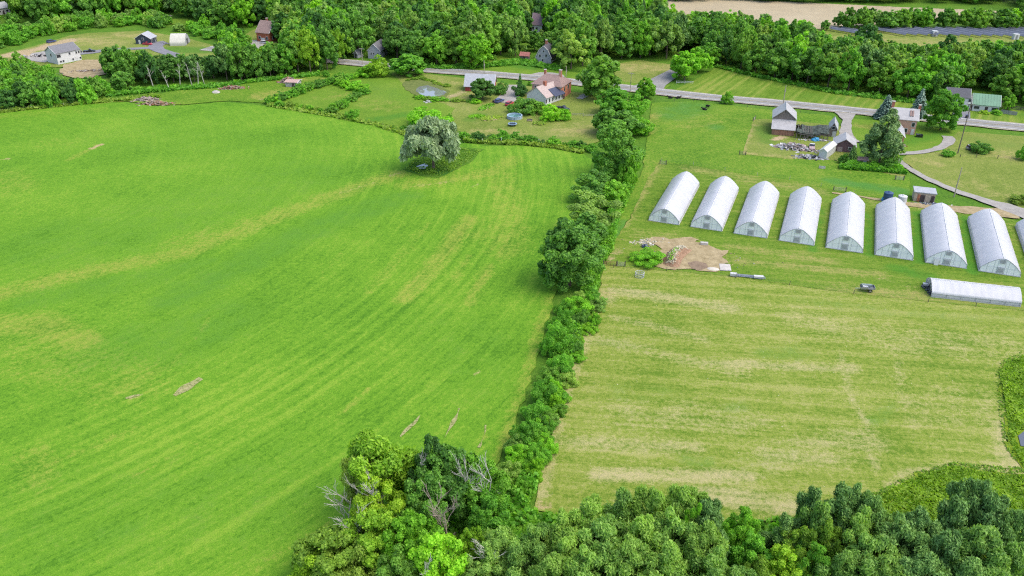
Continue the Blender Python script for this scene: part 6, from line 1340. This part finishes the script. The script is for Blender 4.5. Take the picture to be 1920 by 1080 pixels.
# ------------------------------------------------------------------ fences and gates
def fence(px, spacing, h, label, post=M_POST, wires=2, r=.07, rail=None, name='wire_fence'):
    W = [g(*q) for q in px]; t = thing(name, label, 'fence', (W[0].x, W[0].y, 0)); o0 = Vector((W[0].x, W[0].y, 0)); wm = MB(); q = random.Random(int(px[0][0]))
    for a, b_ in zip(W[:-1], W[1:]):
        n = max(1, int((b_ - a).length / spacing))
        for i in range(n):
            p0 = a.lerp(b_, i / n) - o0; p1 = a.lerp(b_, (i + 1) / n) - o0
            MB().tube((p0.x, p0.y, -.2), (p0.x + q.uniform(-.08, .08), p0.y, h * q.uniform(.9, 1.1)), r, r, 6).build('post', post, t)
            for k in range(wires):
                z = h * (k + 1) / (wires + .3)
                if rail: wm.box(((p0.x + p1.x) / 2, (p0.y + p1.y) / 2, z), ((p1 - p0).length, .05, rail), math.atan2(p1.y - p0.y, p1.x - p0.x))
                else: wm.tube((p0.x, p0.y, z), (p1.x, p1.y, z), .012, .012, 3, False)
    if wires: wm.build('rail' if rail else 'wire', M_WIRE if not rail else post, t)
fence([(872, 265), (905, 268), (940, 266), (985, 266), (1035, 271), (1075, 278), (1108, 288)], 4.2, 1.5, 'wire fence with white posts between the farmhouse lawn and the hay field', M_TRIM, r=.1)
fence([(1150, 503), (1250, 509), (1380, 521), (1480, 535), (1600, 552), (1740, 567), (1920, 584), (2050, 597)], 8.0, 1.2, 'thin wire fence between the greenhouse grass and the mown field', M_DPOST, r=.06)
fence([(1228, 190), (1300, 190), (1363, 197), (1440, 206), (1500, 213), (1560, 219)], 7.0, 1.2, 'pasture fence running along the near side of the road', M_DPOST)
fence([(1800, 295), (1830, 296), (1870, 298), (1920, 301), (1980, 305)], 5.5, 1.3, 'dark post fence across the right meadow', M_DPOST, r=.09)
fence([(0, 211), (60, 205), (120, 199), (178, 193)], 6.0, 1.3, 'old wire fence where the left wood meets the hay field', M_POST)
fence([(1240, 302), (1300, 310), (1420, 330), (1480, 337), (1600, 364), (1700, 376)], 9.0, 1.2, 'wire fence between the pasture and the greenhouse grass', M_POST, r=.05)
fence([(1872, 203), (1895, 206), (1930, 210)], 3.0, 1.6, 'dark board fence behind the small light green tree', M_DPOST, 3, .08, .28, 'board_fence')
fence([(1876, 213), (1906, 217.5)], 2.2, 1.5, 'grey board fence right of the green roofed house', M_GREYP, 4, .08, .3, 'board_fence')
fence([(1073, 217), (1115, 220)], 3.5, 1.1, 'pale rail fence between the farmhouse lawns', M_POST, 2, .07, .12, 'rail_fence')
fence([(1268, 157), (1300, 158)], 3.5, 1.3, 'white rail fence at the corner of side road and striped lawn', M_TRIM, 2, .07, .12, 'rail_fence')
def gate(px, py, w_, rz, label, mat=M_POST):
    p = g(px, py); t = thing('gate', label, 'gate', (p.x, p.y, 0), rz)
    for sx in (-1, 1): MB().box((sx * w_ / 2, 0, .75), (.2, .2, 1.6)).build('post', M_DPOST, t)
    m = MB()
    for z in (.3, .6, .9, 1.2): m.box((0, 0, z), (w_ - .25, .06, .07))
    for sx in (-.48, 0, .48): m.box((sx * (w_ - .3), -.045, .75), (.07, .03, 1.0))
    m.build('bars', mat, t)
gate(1243, 309, 2.0, R(-15), 'small pale gate at the pasture corner behind the leftmost greenhouse')
gate(1574, 359, 3.4, R(-18), 'wooden gate in the pasture fence behind the fifth greenhouse')
gate(1392, 291, 2.0, R(-20), 'dark gate at the left corner of the barn yard', M_OLDW)
gate(1414, 226, 2.6, R(60), 'grey gate at the upper left corner of the barn yard')
gate(1144, 499, 3.2, R(-6), 'rusty brown gate at the foot of the hedgerow by the mown field', M_RUST)
gate(1164, 500, 2.0, R(-8), 'pale grey gate right of the rusty brown one')
gate(1686, 338, 2.4, R(-10), 'pale gate beside the farm track bend')

# ------------------------------------------------------------------ solar park
rows = 0
def solar(px0, py0, px1, py1):
    a, b_ = g(px0, py0), g(px1, py1); d = b_ - a; t = thing('solar_panel_row', 'long tilted row of dark solar panels in the solar park', 'solar panels', ((a.x + b_.x) / 2, (a.y + b_.y) / 2, 0), math.atan2(d.y, d.x), 'rows of the solar park')
    L_ = d.length; MB().box((0, 0, 1.7), (L_, 1.5, .08), rx=R(28)).build('panels', M_SOLAR, t); m = MB(); n = max(2, int(L_ / 6))
    for i in range(n + 1):
        x = -L_ / 2 + .5 + (L_ - 1) * i / n; m.box((x, 0, .85), (.14, .14, 1.7)); m.box((x, 0, 1.62), (.1, 1.5, .1), rx=R(28))
    m.box((0, -.78, 1.28), (L_, .14, .1), rx=R(28)); m.box((0, .78, 2.12), (L_, .2, .1), rx=R(28)); m.build('frame', M_RIM, t)
for i in range(24):
    x = 1556 + i * 19.5
    if 1585 < x < 1625: continue
    solar(x, 58 + .0 * i, x + 62 + i * .6, 68.5 + i * .28)
for px, py, lb in [(1751, 68, 'white inverter cabinet among the left solar rows'), (1903, 74, 'white inverter cabinet among the right solar rows')]:
    p = g(px, py); t = thing('inverter_cabinet', lb, 'cabinet', (p.x, p.y, 0)); MB().box((0, 0, 1.4), (2.6, 2.2, 2.8)).build('body', M_WHITEP, t); MB().box((0, -1.13, 1.3), (1.0, .06, 2.2)).build('door', M_GREYP, t)
